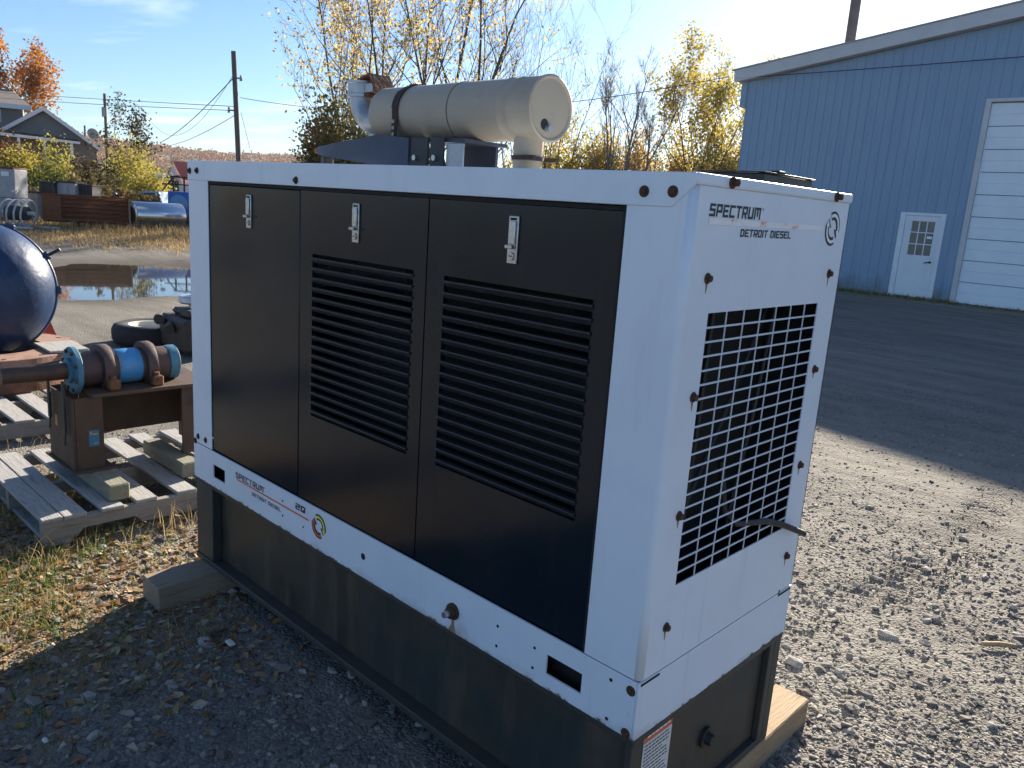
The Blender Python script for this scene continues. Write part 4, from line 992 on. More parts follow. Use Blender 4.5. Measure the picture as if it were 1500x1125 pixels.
# rusty corrugated bin
bn, T = lthing('corrugated_bin', 60, 24.3, 'long rusty corrugated steel bin on the grass edge', 'bin', .1)
T = T @ Matrix.Rotation(R(25), 4, 'Z')
m = MB(T); npf = 36; Lb = 2.40; prof = []
for k in range(npf+1):
    z = .08+.80*k/npf; prof.append((.028*math.cos(k*math.pi/3), z))
for (y0, y1) in zip(prof[:-1], prof[1:]):
    m.quad((0, y0[0], y0[1]), (Lb, y0[0], y0[1]), (Lb, y1[0], y1[1]), (0, y1[0], y1[1]))
m.build('wall', 'rustbin', bn, smooth=50, solid=.02)
m = MB(T); m.box(0, Lb, .9, .93, .08, .88); m.box(0, .03, .03, .9, .08, .88); m.box(Lb-.03, Lb, .03, .9, .08, .88); m.box(0, Lb, .03, .9, .06, .08); m.build('side_wall', 'rustbin', bn)
MB(T).box(-.02, Lb+.02, -.045, -.0, .875, .915).build('top_lip', 'rustbin', bn)
MB(T).box(-.02, .5, -.05, -.031, .1, .86).build('end_sheet', 'rustbin', bn)
MB(T).box(Lb-.02, Lb+.03, -.05, .02, .0, .89).build('corner_angle', 'rustpink', bn)
for x in (.75, 1.1, 1.45, 2.15): MB(T).box(x, x+.16, -.02, .5, -.12, .0595).build('skid', 'rust', bn)
# silver tank
sv, T = lthing('silver_tank', 199, 26.2, 'shiny silver cylindrical tank lying on its side in the grass', 'tank', 0)
T = T @ Matrix.Rotation(R(46), 4, 'Z')
m = MB(T); m.lathe([(.30, .0), (.43, .02), (.45, .05), (.45, 1.62), (.43, 1.66), (.3, 1.70), (0, 1.71)], (0, .45, .47), (1, 0, 0), 48); m.build('shell', 'silver', sv, smooth=40)
m = MB(T); m.lathe([(.0, .06), (.20, .06), (.23, .04), (.23, -.03), (.29, -.03), (.30, .0)], (0, .45, .47), (1, 0, 0), 32); m.build('manhole', 'darkbox', sv, smooth=35)
m = MB(T); m.lathe([(0, -.12), (.09, -.12), (.10, -.1), (.10, .06)], (0, .45, .47), (1, 0, 0), 20); m.build('nozzle', 'darkbox', sv, smooth=35)
# hoops / reel at far left
rl, T = lthing('wire_hoop_reel', 18, 23.2, 'pale wire hoop reel lying beside the rusty bin', 'reel', 0)
for k, x in enumerate((-.42, -.20, .02, .22)):
    m = MB(T); pts = [(x+.06*math.sin(a_), .3+.40*math.cos(a_), .46+.38*math.sin(a_)) for a_ in [2*math.pi*i/20 for i in range(21)]]; m.tube(pts, .026, 6, False); m.build('hoop', 'hose', rl, smooth=60)
m = MB(T); m.box(-.55, .5, -.15, .02, .02, .08); m.box(-.5, .95, .55, .65, .04, .09); m.cyl((-.55, .3, .46), (.4, .3, .46), .06, .06, 10); m.build('frame', 'hose', rl)
m = MB(T); m.cyl((-.40, .3, .45), (.2, .3, .45), .22, .2, 20); m.build('drum', 'darkbox', rl, smooth=40)
# dented cabinet upper left
cbn, T = lthing('steel_cabinet', 4, 25.5, 'dented pale steel cabinet with rusty top at the left edge', 'cabinet', 0)
m = MB(T); m.box(-.9, .36, 0, .7, .78, 1.68, .02); m.v = [(x+.05*math.sin(z*5)*.4, y, z) for x, y, z in m.v]; m.build('body', 'greymetal', cbn)
MB(T).box(-.95, .40, -.02, .72, .14, .775, .01).build('base', 'concrete', cbn)
MB(T).box(-.9, .34, -.005, .68, 1.681, 1.74).build('top', 'rust', cbn)
MB(T).box(-.05, .20, -.02, -.001, 1.46, 1.60).build('vent', 'housewhite', cbn)
MB(T).box(.26, .45, -.03, -.001, .98, 1.03).build('bar', 'housewhite', cbn)
# crates behind the bin
def crate(px, d, x0, x1, z0, z1, m_, label, extra=None):
    r_, T = lthing('scrap_crate', px, d, label, 'crate', 0, 'crates behind the rusty bin')
    MB(T).box(x0, x1, 0, .7, z0, z1, .015).build('body', m_, r_)
    for x in np.arange(x0+.12, x1-.05, .22): MB(T).box(x, x+.05, -.02, -.001, z0+.02, z1-.02).build('slat', m_, r_)
    MB(T).box(x0-.02, x1+.02, -.03, .73, z1+.001, z1+.05).build('lid', 'darkbox', r_)
    return r_
crate(40, 27.0, -.65, .30, .05, .95, 'concrete', 'low grey weathered crate left of the rusty bin')
crate(60, 27.4, -.10, .42, .05, 1.32, 'darkbox', 'tall dark scrap crate behind the bin left end')
crate(92, 27.6, -.42, .42, .4, 1.36, 'greymetal', 'pale grey metal crate showing above the rusty bin')
crate(118, 27.8, -.16, .38, .4, 1.30, 'darkbox', 'small dark brown crate right of the pale grey one')
# blue pickup truck behind the tank
tk, T = lthing('pickup_truck', 201, 33, 'pale blue pickup truck cab showing behind the silver tank', 'truck', -.42, k=.86)
T = T @ Matrix.Rotation(R(-8), 4, 'Z')
prf = [(-1.0, .45), (-1.0, .98), (-.15, 1.05), (.05, 1.05), (1.05, 1.05), (2.9, 1.05), (2.9, .45)]
MB(T).prism(prf, lambda a, b, t: (a, t, b), 0, 1.75).build('body', 'truckblue', tk, bevel=.04)
MB(T).prism([(-.25, 1.06), (.05, 1.62), (.85, 1.66), (1.0, 1.06)], lambda a, b, t: (a, t, b), .1, 1.65).build('cab', 'truckblue', tk, bevel=.04)
MB(T).prism([(-.06, 1.12), (.12, 1.55), (.72, 1.58), (.82, 1.12)], lambda a, b, t: (a, t, b), .085, .099).build('window', 'glass', tk)
MB(T).prism([(.86, 1.05), (.74, 1.60), (.79, 1.62), (.92, 1.05)], lambda a, b, t: (a, t, b), .07, .084).build('pillar', 'housewhite', tk)
for x in (-.45, 2.2):
    for y in (.0, 1.55):
        w_ = MB(T).lathe([(.18, 0), (.33, .0), (.36, .03), (.36, .17), (.33, .2), (.18, .2)], (x, y, .36), (0, 1, 0), 24).build('wheel', 'rubber', tk, smooth=40)
        MB(T).lathe([(0, .06), (.17, .03), (.185, .0)], (x, y, .36), (0, 1, 0), 20).build('rim', 'greymetal', w_, smooth=40)
# bright blue hopper with railing
hp, T = lthing('blue_hopper', 245, 31, 'bright blue steel hopper with dark pipe railing on top', 'hopper', 0)
MB(T).prism([(0, .55), (0, 1.28), (2.2, 1.28), (2.2, .55), (1.9, .2), (.3, .2)], lambda a, b, t: (a, t, b), 0, 1.3).build('body', 'brightblue', hp, bevel=.02)
m = MB(T); m.lathe([(0, -.12), (.2, -.11), (.32, -.05), (.38, 0)], (.42, 0, .78), (0, 1, 0), 28); m.build('round_cover', 'truckblue', hp, smooth=40)
m = MB(T)
for x in (.2, .62, 1.5): m.cyl((x, .1, 1.28), (x, .1, 1.86), .035, .035, 8)
m.cyl((.1, .1, 1.84), (2.2, .1, 1.84), .03, .03, 8); m.cyl((-.25, .1, 1.55), (2.2, .1, 1.55), .025, .025, 8); m.cyl((.2, .1, 1.84), (-.25, .1, 1.28), .025, .025, 8); m.build('railing', 'blackmetal', hp, smooth=40)
m = MB(T); m.lathe([(0, -.07), (.06, -.06), (.08, 0), (.05, .1)], (-.35, .1, 1.82), (1, 0, 0), 16); m.build('lamp', 'housewhite', hp, smooth=40)
MB(T).box(.2, 2.0, .2, 1.1, .0, .199).build('skid', 'darkbox', hp)
ps, T = lthing('plank_stack', 262, 29.4, 'small stack of pinkish planks below the blue hopper', 'planks', 0)
for k in range(4): MB(T).box(.02*k, 1.1-.03*k, .0, .5, .26+.065*k, .315+.065*k, .008).build('plank', 'rustpink', ps)
for x in (.1, .8): MB(T).box(x, x+.2, .05, .45, .0, .255).build('block', 'darkbox', ps)
tp_, T = lthing('blue_tarp', 150, 30.5, 'small blue tarpaulin tent peeking over the rusty bin', 'tarp', 0)
MB(T).prism([(-.1, .2), (.02, .9), (.22, 1.16), (.42, 1.12), (.62, .7), (.66, .2)], lambda a, b, t: (a, t, b), 0, 1.2).build('sheet', 'brightblue', tp_, bevel=.03)
# ================================================================== houses
hs_, T = lthing('grey_house', 63, 60, 'grey sided house with white trimmed gable and dark porch roof', 'house', 0, k=1.0, face=True)
def pz(px, py, d):
    o = T.translation; n_ = T.to_3x3() @ Vector((0, 1, 0)); h_ = T.to_3x3() @ Vector((1, 0, 0))
    c0 = (o-CAM).dot(n_)+(d-D0); q = ray(px, py); p = CAM+q*(c0/q.dot(n_)); return ((p-o).dot(h_), p.z-o.z)
D0 = 60
ap = pz(63, 160, 60); er = pz(141, 216, 60); el_ = pz(-25, 206, 60)
wall = [(el_[0], 0), (el_[0], el_[1]), ap, er, (er[0], 0)]
MB(T).prism(wall, lambda a, b, t: (a, t, b), 0, 9).build('wall', 'houseside', hs_)
m = MB(T)
def slope(m, a, b, th, y0, y1, ov=.35):
    ax, az_ = a; bx, bz = b; dx, dz = bx-ax, bz-az_; l = math.hypot(dx, dz); ex, ez = dx/l*ov, dz/l*ov
    m.prism([(ax, az_+.02), (bx+ex, bz+ez+.02), (bx+ex, bz+ez+th), (ax, az_+th)], lambda p_, q_, t: (p_, t, q_), y0, y1)
slope(m, ap, er, .18, -.35, 9.3); slope(m, ap, el_, .18, -.35, 9.3); rf = m.build('roof', 'shingle', hs_)
m = MB(T)
for e_ in (er, el_):
    dx, dz = e_[0]-ap[0], e_[1]-ap[1]; l = math.hypot(dx, dz)
    m.prism([(ap[0], ap[1]-.12), (e_[0]+dx/l*.35, e_[1]+dz/l*.35-.12), (e_[0]+dx/l*.35, e_[1]+dz/l*.35+.19), (ap[0], ap[1]+.19)], lambda a, b, t: (a, t, b), -.42, -.36)
m.build('rake_board', 'housewhite', hs_)
# clapboard courses on the gable
for k in range(22):
    z = .4+k*.27
    if z > ap[1]-.4: break
    xl = el_[0] if z < el_[1] else el_[0]+(ap[0]-el_[0])*(z-el_[1])/(ap[1]-el_[1])
    xr = er[0] if z < er[1] else er[0]+(ap[0]-er[0])*(z-er[1])/(ap[1]-er[1])
    MB(T).prism([(-.035, z), (-.008, z+.255), (-.001, z+.255), (-.001, z)], lambda a, b, t: (t, a, b), xl+.05, xr-.05-.25*(.27*(ap[0]-er[0])/(ap[1]-er[1]) if z > er[1] else 0)).build('clapboard', 'houseside', hs_)
# upper storey behind with tan roof
u0_ = pz(-40, 158, 64); u1_ = pz(46, 156, 64); ur = pz(2, 134, 66)
m = MB(T); m.box(u0_[0], u1_[0]-.6, 4.2, 11, 0, u1_[1]-.1); m.build('upper_wall', 'houseside', hs_)
m = MB(T); m.quad((u0_[0], 3.7, u1_[1]), (u1_[0], 3.7, u1_[1]), (u1_[0]-1.2, 7.2, ur[1]+.2), (u0_[0], 7.2, ur[1]+.2)); m.quad((u0_[0], 11.4, u1_[1]), (u1_[0], 11.4, u1_[1]), (u1_[0]-1.2, 7.2, ur[1]+.2), (u0_[0], 7.2, ur[1]+.2)); m.build('upper_roof', 'tanroof', hs_, solid=.12)
MB(T).box(u0_[0], u1_[0], 3.60, 3.69, u1_[1]-.32, u1_[1]+.03).build('eave_board', 'housewhite', hs_)
wn = MB(T).box(u1_[0]-2.75, u1_[0]-2.05, 4.14, 4.199, u1_[1]-1.35, u1_[1]-.45).build('window', 'housewhite', hs_)
MB(T).box(u1_[0]-2.68, u1_[0]-2.12, 4.12, 4.139, u1_[1]-1.28, u1_[1]-.52).build('pane', 'glass', wn)
pa = pz(-20, 194, 57.5); pb = pz(115, 209, 57.5)
m = MB(T); m.prism([(pa[0], pa[1]+.12), (pb[0], pb[1]+.05), (pb[0], pb[1]+.20), (pa[0], pa[1]+.32)], lambda a, b, t: (a, t, b), -2.6, -.06); m.build('porch_roof', 'shingle', hs_)
m = MB(T); m.prism([(pa[0], pa[1]-.08), (pb[0]+.1, pb[1]-.10), (pb[0]+.1, pb[1]+.06), (pa[0], pa[1]+.13)], lambda a, b, t: (a, t, b), -2.72, -2.61); m.build('porch_fascia', 'housewhite', hs_)
for px in (-10, 28, 65, 105):
    x = pz(px, 215, 57.5)[0]; MB(T).box(x-.09, x+.09, -2.6, -2.42, 0, pb[1]-.0).build('porch_post', 'housewhite', hs_)
dx, dz = pz(135, 197, 60)
m = MB(T); m.lathe([(0, .12), (.2, .09), (.36, .02), (.42, -.05)], (dx, -.9, dz), (-.35, 1, -.3), 24); ds = m.build('satellite_dish', 'greymetal', hs_, smooth=50, solid=.02)
m = MB(T); m.cyl((dx-.05, -.8, dz-.9), (dx, -.78, dz), .03, .03, 6); m.cyl((dx, -.9, dz-.1), (dx+.45, -1.4, dz+.05), .02, .02, 5); m.box(dx+.4, dx+.52, -1.46, -1.36, dz-.02, dz+.12); m.build('dish_arm', 'greymetal', ds)
m = MB(T); x = pz(124, 190, 60)[0]; m.cyl((x, -.3, er[1]), (x, -.3, pz(124, 184, 60)[1]), .06, .06, 8); m.build('vent_pipe', 'darkbox', hs_)
# white house with red roof
wh, T = lthing('white_cottage', 258, 105, 'small white cottage with red metal roof beyond the shrubs', 'house', 0, k=1.0, face=True)
D0 = 105
a = [pz(px, py, 105) for px, py in ((241, 268), (253, 237), (266, 262))]
MB(T).prism([(a[0][0], 0), (a[0][0], a[0][1]), a[1], (a[2][0], a[2][1]), (a[2][0], 0)], lambda p_, q_, t: (p_, t, q_), 0, 8).build('gable_wall', 'housewhite', wh)
e1 = pz(330, 262, 105)
MB(T).box(a[2][0]+.01, e1[0], .3, 8, 0, a[2][1]).build('side_wall', 'housewhite', wh)
m = MB(T); m.quad((a[1][0], -.2, a[1][1]+.1), (e1[0], -.2, a[1][1]+.1), (e1[0], -.4, a[2][1]-.1), (a[2][0]+.1, -.4, a[2][1]-.1)); m.build('roof', 'redroof', wh, solid=.1)
m = MB(T); slope(m, a[1], a[0], .2, -.3, 8); m.build('roof_side', 'darkbox', wh)
for px in (247, 258):
    x = pz(px, 270, 105); wq = MB(T).box(x[0]-.35, x[0]+.35, -.08, -.001, x[1]-1.2, x[1]+.5).build('window', 'glass', wh)
    MB(T).box(x[0]-.55, x[0]-.36, -.09, -.001, x[1]-1.25, x[1]+.55).build('shutter', 'darkbox', wh)
x = pz(246, 255, 105); MB(T).prism([(x[0]-1.6, x[1]-.9), (x[0]+1.4, x[1]-.2), (x[0]+1.4, x[1]-.02), (x[0]-1.6, x[1]-.72)], lambda p_, q_, t: (p_, t, q_), -1.6, -.1).build('awning', 'darkbox', wh)
lw = MB(); A = [gp(225, 36), gp(420, 36), gp(460, 100), gp(215, 100)]; lw.quad(*[(p_.x, p_.y, .06) for p_ in A]); o = lw.build('lawn', 'lawn'); tag(o, kind='structure')

# ================================================================== utility poles and wires
def pole(px, pyt, d, r_, label, lean=0, extras=()):
    t_ = at(px, pyt, d); b_ = Vector((t_.x+lean*HR.x, t_.y+lean*HR.y, 0))
    root = thing('utility_pole', b_, label, 'utility pole', 'utility poles')
    MB().tube([b_-Vector((0, 0, .3)), b_.lerp(t_, .5), t_], [r_*1.25, r_*1.1, r_], 12).build('post', 'pole', root, smooth=50)
    for (py, s) in extras:
        q_ = b_.lerp(t_, (at(px, py, d).z)/t_.z)
        MB().cyl(q_, q_+HR*s, .035, .035, 6).build('insulator', 'greymetal', root)
        MB().cyl(q_+HR*s+Vector((0, 0, -.1)), q_+HR*s+Vector((0, 0, .12)), .06, .04, 8).build('insulator', 'greymetal', root, smooth=50)
    return t_, b_
t1, b1_ = pole(342, 75, 32, .095, 'tall bare utility pole rising behind the white generator corner', .28, ((160, -.3), (113, .25)))
t2, b2_ = pole(153, 137, 60, .10, 'shorter utility pole standing beside the grey house', 0, ((146, .35),))
q_ = b2_.lerp(t2, .83); o = MB().box(q_.x-.2, q_.x+.1, q_.y-.2, q_.y+.1, q_.z-.35, q_.z+.35, .03).build('meter_box', 'greymetal', bpy.data.objects['utility_pole.001'])
def wire(a, b, sag, label, r_=.012, n=14):
    a, b = Vector(a), Vector(b); pts = [a.lerp(b, i/n)-Vector((0, 0, sag*4*(i/n)*(1-i/n))) for i in range(n+1)]
    o = MB().tube(pts, r_, 5).build('overhead_wire', 'wire', smooth=60, org=a); return tag(o, label, 'wire', 'overhead wires')
wire(at(345, 156, 32), at(-30, 133, 62), .05, 'upper of the two near level wires running left from the bare pole', .014)
wire(at(346, 162, 32), at(-30, 141, 62), .08, 'lower of the two near level wires running left from the bare pole', .014)
wire(at(341, 115, 32), at(235, 209, 55), .25, 'steep wire dropping left from high on the bare pole', .02)
wire(at(341, 111, 32), at(222, 178, 60), 1.6, 'slack looping wire leaving the top of the bare pole', .009)
wire(at(345, 168, 32), at(236, 215, 58), .25, 'lowest slanting wire going left from the bare pole', .014)
wire(at(352, 143, 32), (-11.62, 20.05, 5.62), .75, 'long sagging wire from the bare pole past the muffler to the blue building', .011, 24)
wire(at(353, 165, 32), at(366, 217, 34), 0, 'short guy wire right of the bare pole', .009)
wire((-11.5, 20.15, 5.58), (-2.0, 20.15, 5.68), .02, 'thin cable strung along the blue building wall', .012)

# ================================================================== blue building
BY = 20.4
bd = thing('metal_building', (-3, BY, 0), 'blue corrugated metal building with pale roof trim on the right', 'building')
def rz(x): return 5.47+.1465*(min(x, .6)+11.44)-.1465*max(x-.6, 0)
OPEN = [(-6.46, -5.38, 2.13), (-4.93, -1.1, 4.735)]
def sheet(x0, x1):
    m = MB(); prof = []; n = 4; p = (x1-x0)/n
    for k in range(n):
        a = x0+k*p
        for dx, dy in ((0, 0), (.012, -.020), (.042, -.020), (.054, 0), (.13, 0), (.133, -.004), (.142, -.004), (.145, 0)): prof.append((a+dx, dy))
    prof.append((x1, 0)); ok = False
    cuts = []
    for (xa, ya), (xb, yb) in zip(prof[:-1], prof[1:]):
        seg = [xa, xb]
        for o_ in OPEN:
            for c_ in o_[:2]:
                if xa < c_ < xb: seg.insert(-1, c_)
        for u, v in zip(seg[:-1], seg[1:]):
            mid = (u+v)/2; z0 = 0.02
            for o_ in OPEN:
                if o_[0] < mid < o_[1]: z0 = o_[2]
            yu = ya+(yb-ya)*(u-xa)/(xb-xa); yv = ya+(yb-ya)*(v-xa)/(xb-xa)
            m.quad((u, BY+yu, z0), (v, BY+yv, z0), (v, BY+yv, rz(v)), (u, BY+yu, rz(u)))
    o = m.build('siding_panel', 'siding', bd); weld(o); orient(o, (0, -1, 0))
x = -11.19
while x < 9.5:
    sheet(x, x+.914); x += .914
XR = x
MB().box(-11.19, XR, BY+.02, BY+.1, 0, 4.4).build('inner_wall', 'inside', bd) if False else None
MB().box(-11.19, -11.11, BY+.001, BY+22, .0, 5.45).build('side_wall', 'siding', bd)
MB().box(XR-.08, XR, BY+.001, BY+22, 0, 4.1).build('side_wall', 'siding', bd)
MB().box(-11.19, XR, BY+21.9, BY+22, 0, 4.1).build('rear_wall', 'siding', bd)
# eave box at the left corner
MB().box(-11.37, -11.1905, BY-.035, BY+22, 4.82, 5.55).build('eave_box', 'siding', bd)
# roof and rake trim
def rake(x0, x1, y0, y1, zo0, zo1, name, m_):
    MB().prism([(x0, rz(x0)+zo0), (x1, rz(x1)+zo0), (x1, rz(x1)+zo1), (x0, rz(x0)+zo1)], lambda a, b, t: (a, t, b), y0, y1).build(name, m_, bd)
rake(-11.5, .6, BY-.26, BY-.22, .02, .335, 'rake_trim', 'trim'); rake(.6, XR+.3, BY-.26, BY-.22, .02, .335, 'rake_trim', 'trim')
rake(-11.45, .6, BY-.219, BY-.001, .02, .045, 'soffit', 'trim'); rake(.6, XR+.3, BY-.219, BY-.001, .02, .045, 'soffit', 'trim')
rake(-11.6, .6, BY-.29, BY+22.2, .336, .37, 'roof_sheet', 'roofmetal'); rake(.6, XR+.4, BY-.29, BY+22.2, .336, .37, 'roof_sheet', 'roofmetal')
MB().box(-11.52, -11.50, BY-.26, BY+22, rz(-11.5)+.05, rz(-11.5)+.33).build('eave_fascia', 'trim', bd)
ch = MB(); ch.cyl((-8.95, BY+1.2, 5.6), (-8.95, BY+1.2, 8.6), .135, .135, 24); ch.build('flue', 'chimney', bd, smooth=40)
# man door
dr = MB().box(-6.32, -5.50, BY-.012, BY+.03, .03, 2.05).build('door', 'doorwhite', bd, bevel=.004)
fr = MB(); fr.box(-6.455, -6.325, BY-.035, BY+.04, 0, 2.125); fr.box(-5.495, -5.385, BY-.035, BY+.04, 0, 2.125); fr.box(-6.3245, -5.4955, BY-.035, BY+.04, 2.055, 2.125); fr.build('door_frame', 'doorwhite', dr, bevel=.004)
wx0, wx1, wz0, wz1 = -6.16, -5.60, 1.07, 1.93
ws_ = MB(); ws_.box(wx0-.045, wx0, BY-.024, BY-.0125, wz0-.045, wz1+.045); ws_.box(wx1, wx1+.045, BY-.024, BY-.0125, wz0-.045, wz1+.045)
ws_.box(wx0, wx1, BY-.024, BY-.0125, wz0-.045, wz0); ws_.box(wx0, wx1, BY-.024, BY-.0125, wz1, wz1+.045); ws_.build('window_surround', 'doorwhite', dr)
pg = mat('dusty_pane', [(.13, .12, .11), (.20, .18, .16)], 4, .25)
for i in range(3):
    for j in range(3):
        a = wx0+(wx1-wx0)*i/3+.012; b = wx0+(wx1-wx0)*(i+1)/3-.012; c = wz0+(wz1-wz0)*j/3+.012; d = wz0+(wz1-wz0)*(j+1)/3-.012
        MB().box(a, b, BY-.0145, BY-.0125, c, d).build('pane', pg, dr)
m = MB()
for i in (1, 2):
    xx_ = wx0+(wx1-wx0)*i/3; m.box(xx_-.012, xx_+.012, BY-.022, BY-.0125, wz0, wz1)
m.build('muntin', 'doorwhite', dr)
for i in (1, 2):
    z_ = wz0+(wz1-wz0)*i/3
    for k in range(3):
        a = wx0+(wx1-wx0)*k/3+(.012 if k else 0); b = wx0+(wx1-wx0)*(k+1)/3-(.012 if k < 2 else 0)
        MB().box(a, b, BY-.021, BY-.0125, z_-.012, z_+.012).build('muntin', 'doorwhite', dr)
MB().box(wx1-.15, wx1-.03, BY-.016, BY-.0147, wz0+.43, wz0+.49).build('paper_notice', 'whiteprint', dr)
# X brace relief on the lower door panel
for s in (1, -1):
    xm = -5.91; T = Matrix.Translation((xm, BY-.013, .52)) @ Matrix.Rotation(R(48*s), 4, 'Y')
    MB(T).box(-.42, .42, -.004-.001*s, -.0002, -.022, .022).build('cross_brace', 'doorwhite', dr)
hl = MB(); hl.cyl((-5.58, BY-.012, .93), (-5.58, BY-.06, .93), .028, .028, 14); hl.tube([(-5.58, BY-.06, .93), (-5.66, BY-.07, .925), (-5.70, BY-.07, .89)], .013, 8); hl.build('door_handle', 'rustbolt', dr, smooth=40)
# roll-up door in sections
gd_ = thing if False else None
sec = 9; hh = 4.70/sec
for k in range(sec):
    z0 = .015+k*hh
    m = MB(); yb = BY+.045
    m.prism([(yb+.05, z0), (yb, z0), (yb, z0+hh*.46), (yb+.008, z0+hh*.475), (yb+.008, z0+hh*.495), (yb, z0+hh*.51), (yb, z0+hh*.955), (yb+.016, z0+hh*.975), (yb+.05, z0+hh*.975)], lambda a, b, t: (t, a, b), -4.86, -1.14)
    m.build('door_section', 'rollup', bd)
fr = MB(); fr.box(-4.98, -4.865, BY-.03, BY+.10, 0, 4.80); fr.build('jamb', 'trim', bd, bevel=.004)
fr = MB(); fr.box(-1.135, -1.02, BY-.03, BY+.10, 0, 4.80); fr.build('jamb', 'trim', bd, bevel=.004)
fr = MB(); fr.box(-4.8645, -1.1355, BY-.03, BY+.10, 4.725, 4.80); fr.build('head_trim', 'trim', bd, bevel=.004)
MB().box(-4.86, -1.14, BY+.11, BY+.13, 0, 4.7).build('door_backing', 'inside', bd)
# bits at the wall foot
p = on_z(1249, 425); bkx, bky = p.x, p.y
bu = thing('bucket', (bkx, bky, 0), 'small white plastic bucket at the foot of the blue wall', 'bucket')
MB().lathe([(0, .01), (.11, .01), (.13, .30), (.14, .30), (.14, .325), (.125, .325), (.105, .03)], (bkx, bky, 0), (0, 0, 1), 24).build('pail', 'plastic', bu, smooth=40)
MB().tube([(bkx-.135, bky, .30), (bkx-.10, bky-.1, .24), (bkx, bky-.14, .2), (bkx+.10, bky-.1, .24), (bkx+.135, bky, .30)], .006, 5).build('bail', 'blackmetal', bu)
p = on_z(1232, 424); o = MB().box(p.x-.28, p.x+.16, p.y+.1, p.y+.45, 0, .36, .015).build('concrete_block', 'concrete', org=(p.x, p.y, 0)); tag(o, 'grey concrete block beside the white bucket at the blue wall', 'block')

# ================================================================== trees
def B(px, d): p = gp(px, d); return (p.x, p.y, p.z)
grow_tree('birch_tree', B(528, 35), 12.5, 'large spreading many stemmed tree with sparse gold leaves left of the muffler', seed=3, stems=6, spread=.46, leaves=8000, lsize=.105, lmat='leafgold', r0=.10, kids=6, leaf_keep=.75, top_bias=.3, clus=.30)
grow_tree('birch_tree', B(668, 36), 14, 'many stemmed gold leaved tree rising right behind the muffler', seed=8, stems=6, spread=.27, leaves=4600, lsize=.105, lmat='leafgold', r0=.11, kids=6, leaf_keep=.6, top_bias=.5, clus=.30)
grow_tree('bare_sapling', B(752, 37), 9.4, 'bare twiggy saplings right of the gold tree above the muffler', seed=11, stems=4, spread=.10, leaves=250, lsize=.08, r0=.05, kids=8, levels=3, up=.2)
grow_tree('bare_sapling', B(808, 37), 9.8, 'thin bare saplings just above the muffler end disc', seed=12, stems=4, spread=.11, leaves=60, lsize=.08, r0=.05, kids=8, levels=3, up=.2)
grow_tree('bare_tree', B(893, 40), 9.0, 'leafless grey tree with upright forked limbs between muffler and building', seed=21, stems=3, spread=.14, leaves=200, lsize=.08, bark='palebark', r0=.11, kids=8, levels=4, up=.2)
grow_tree('bare_tree', B(915, 41), 8.0, 'slanting leafless tree right beside the upright forked one', seed=22, stems=2, spread=.12, leaves=100, lsize=.08, bark='palebark', r0=.10, kids=8, levels=4, lean=(.10, .10), up=.2)
grow_tree('poplar_tree', B(1014, 41), 8.9, 'yellow green poplar standing left of the blue building', seed=33, stems=5, spread=.15, leaves=9000, lsize=.11, lmat='leafpoplar', r0=.09, kids=7, leaf_keep=.75, bark='bark', up=.2, clus=.25)
shrub('evergreen_bush', B(500, 30), 1.9, 1.6, 5.6, 'dark green and rust bush below the far left muffler elbow', 'leafbush', 24000, .10, seed=41, clumps=110)
shrub('evergreen_bush', B(700, 34), 1.3, 1.2, 4.4, 'dark green bush seen under the middle of the muffler', 'leafbush', 14000, .10, seed=42, clumps=80)
# shrub band between muffler and building
for i, (px, d, rx, h_, lm, lb) in enumerate(((770, 40, 1.3, 5.0, 'leafpoplar', 'low yellow green shrub behind the exhaust outlet pipe'), (822, 43, 1.9, 6.3, 'leafpoplar', 'rounded olive shrub just right of the exhaust outlet pipe'),
    (868, 44, 1.8, 5.6, 'leafpoplar', 'yellow green shrub left of the leafless tree trunks'), (925, 44, 1.7, 5.4, 'leafgold', 'golden shrub right of the leafless tree trunks'),
    (1040, 43, 1.8, 5.4, 'leafgold', 'broad golden shrub below the poplar crown'), (1082, 43, 1.5, 5.9, 'leafstraw', 'straw coloured shrub against the blue building corner'), (990, 44, 1.3, 4.9, 'leafgold', 'small golden shrub left of the poplar trunk'))):
    shrub('autumn_shrub', B(px, d), rx*1.2, rx, h_*1.22, lb, lm, 16000, .12, seed=60+i, clumps=60, group='shrubs between generator and building')
shrub('grey_tree', B(955, 90), 4.2, 3, 9.0, 'far hazy grey green tree between the golden shrubs', 'leafgreen', 5000, .22, seed=77, cat='tree', clumps=40)
shrub('far_tree_clump', B(700, 120), 14, 4, 8.5, 'far low tree line behind the generator', 'leaforange', 9000, .32, seed=78, cat='tree', clumps=120)
# left yard shrubs
LS = ((-15, 37, 2.2, 3.6, 'leafred', 'maroon shrub at the left edge below the house porch'), (28, 36, 1.5, 3.2, 'leafyellowgreen', 'yellow green shrub second from the left edge'),
      (45, 39, 1.7, 3.3, 'leafred', 'reddish brown shrub under the porch posts'), (82, 38, 1.6, 3.4, 'leafyellowgreen', 'bright yellow green shrub below the right porch post'),
      (113, 40, 1.5, 3.0, 'leafred', 'dark maroon shrub right of the porch'), (140, 37, 1.5, 2.7, 'leafdark', 'dark green shrub below the satellite dish'),
      (190, 38, 2.0, 3.7, 'leafyellowgreen', 'tall rounded olive green shrub behind the silver tank'), (215, 36, 1.4, 2.7, 'leafyellowgreen', 'yellowing shrub beside the red roofed cottage'), (62, 34, 1.5, 2.0, 'leafgreen', 'low dark green shrub behind the pale grey crate'))
for i, (px, d, rx, h_, lm, lb) in enumerate(LS):
    shrub('yard_shrub', B(px, d), rx, rx*.8, h_, lb, lm, 5200, .085, seed=90+i, clumps=55, group='shrubs behind the yard')
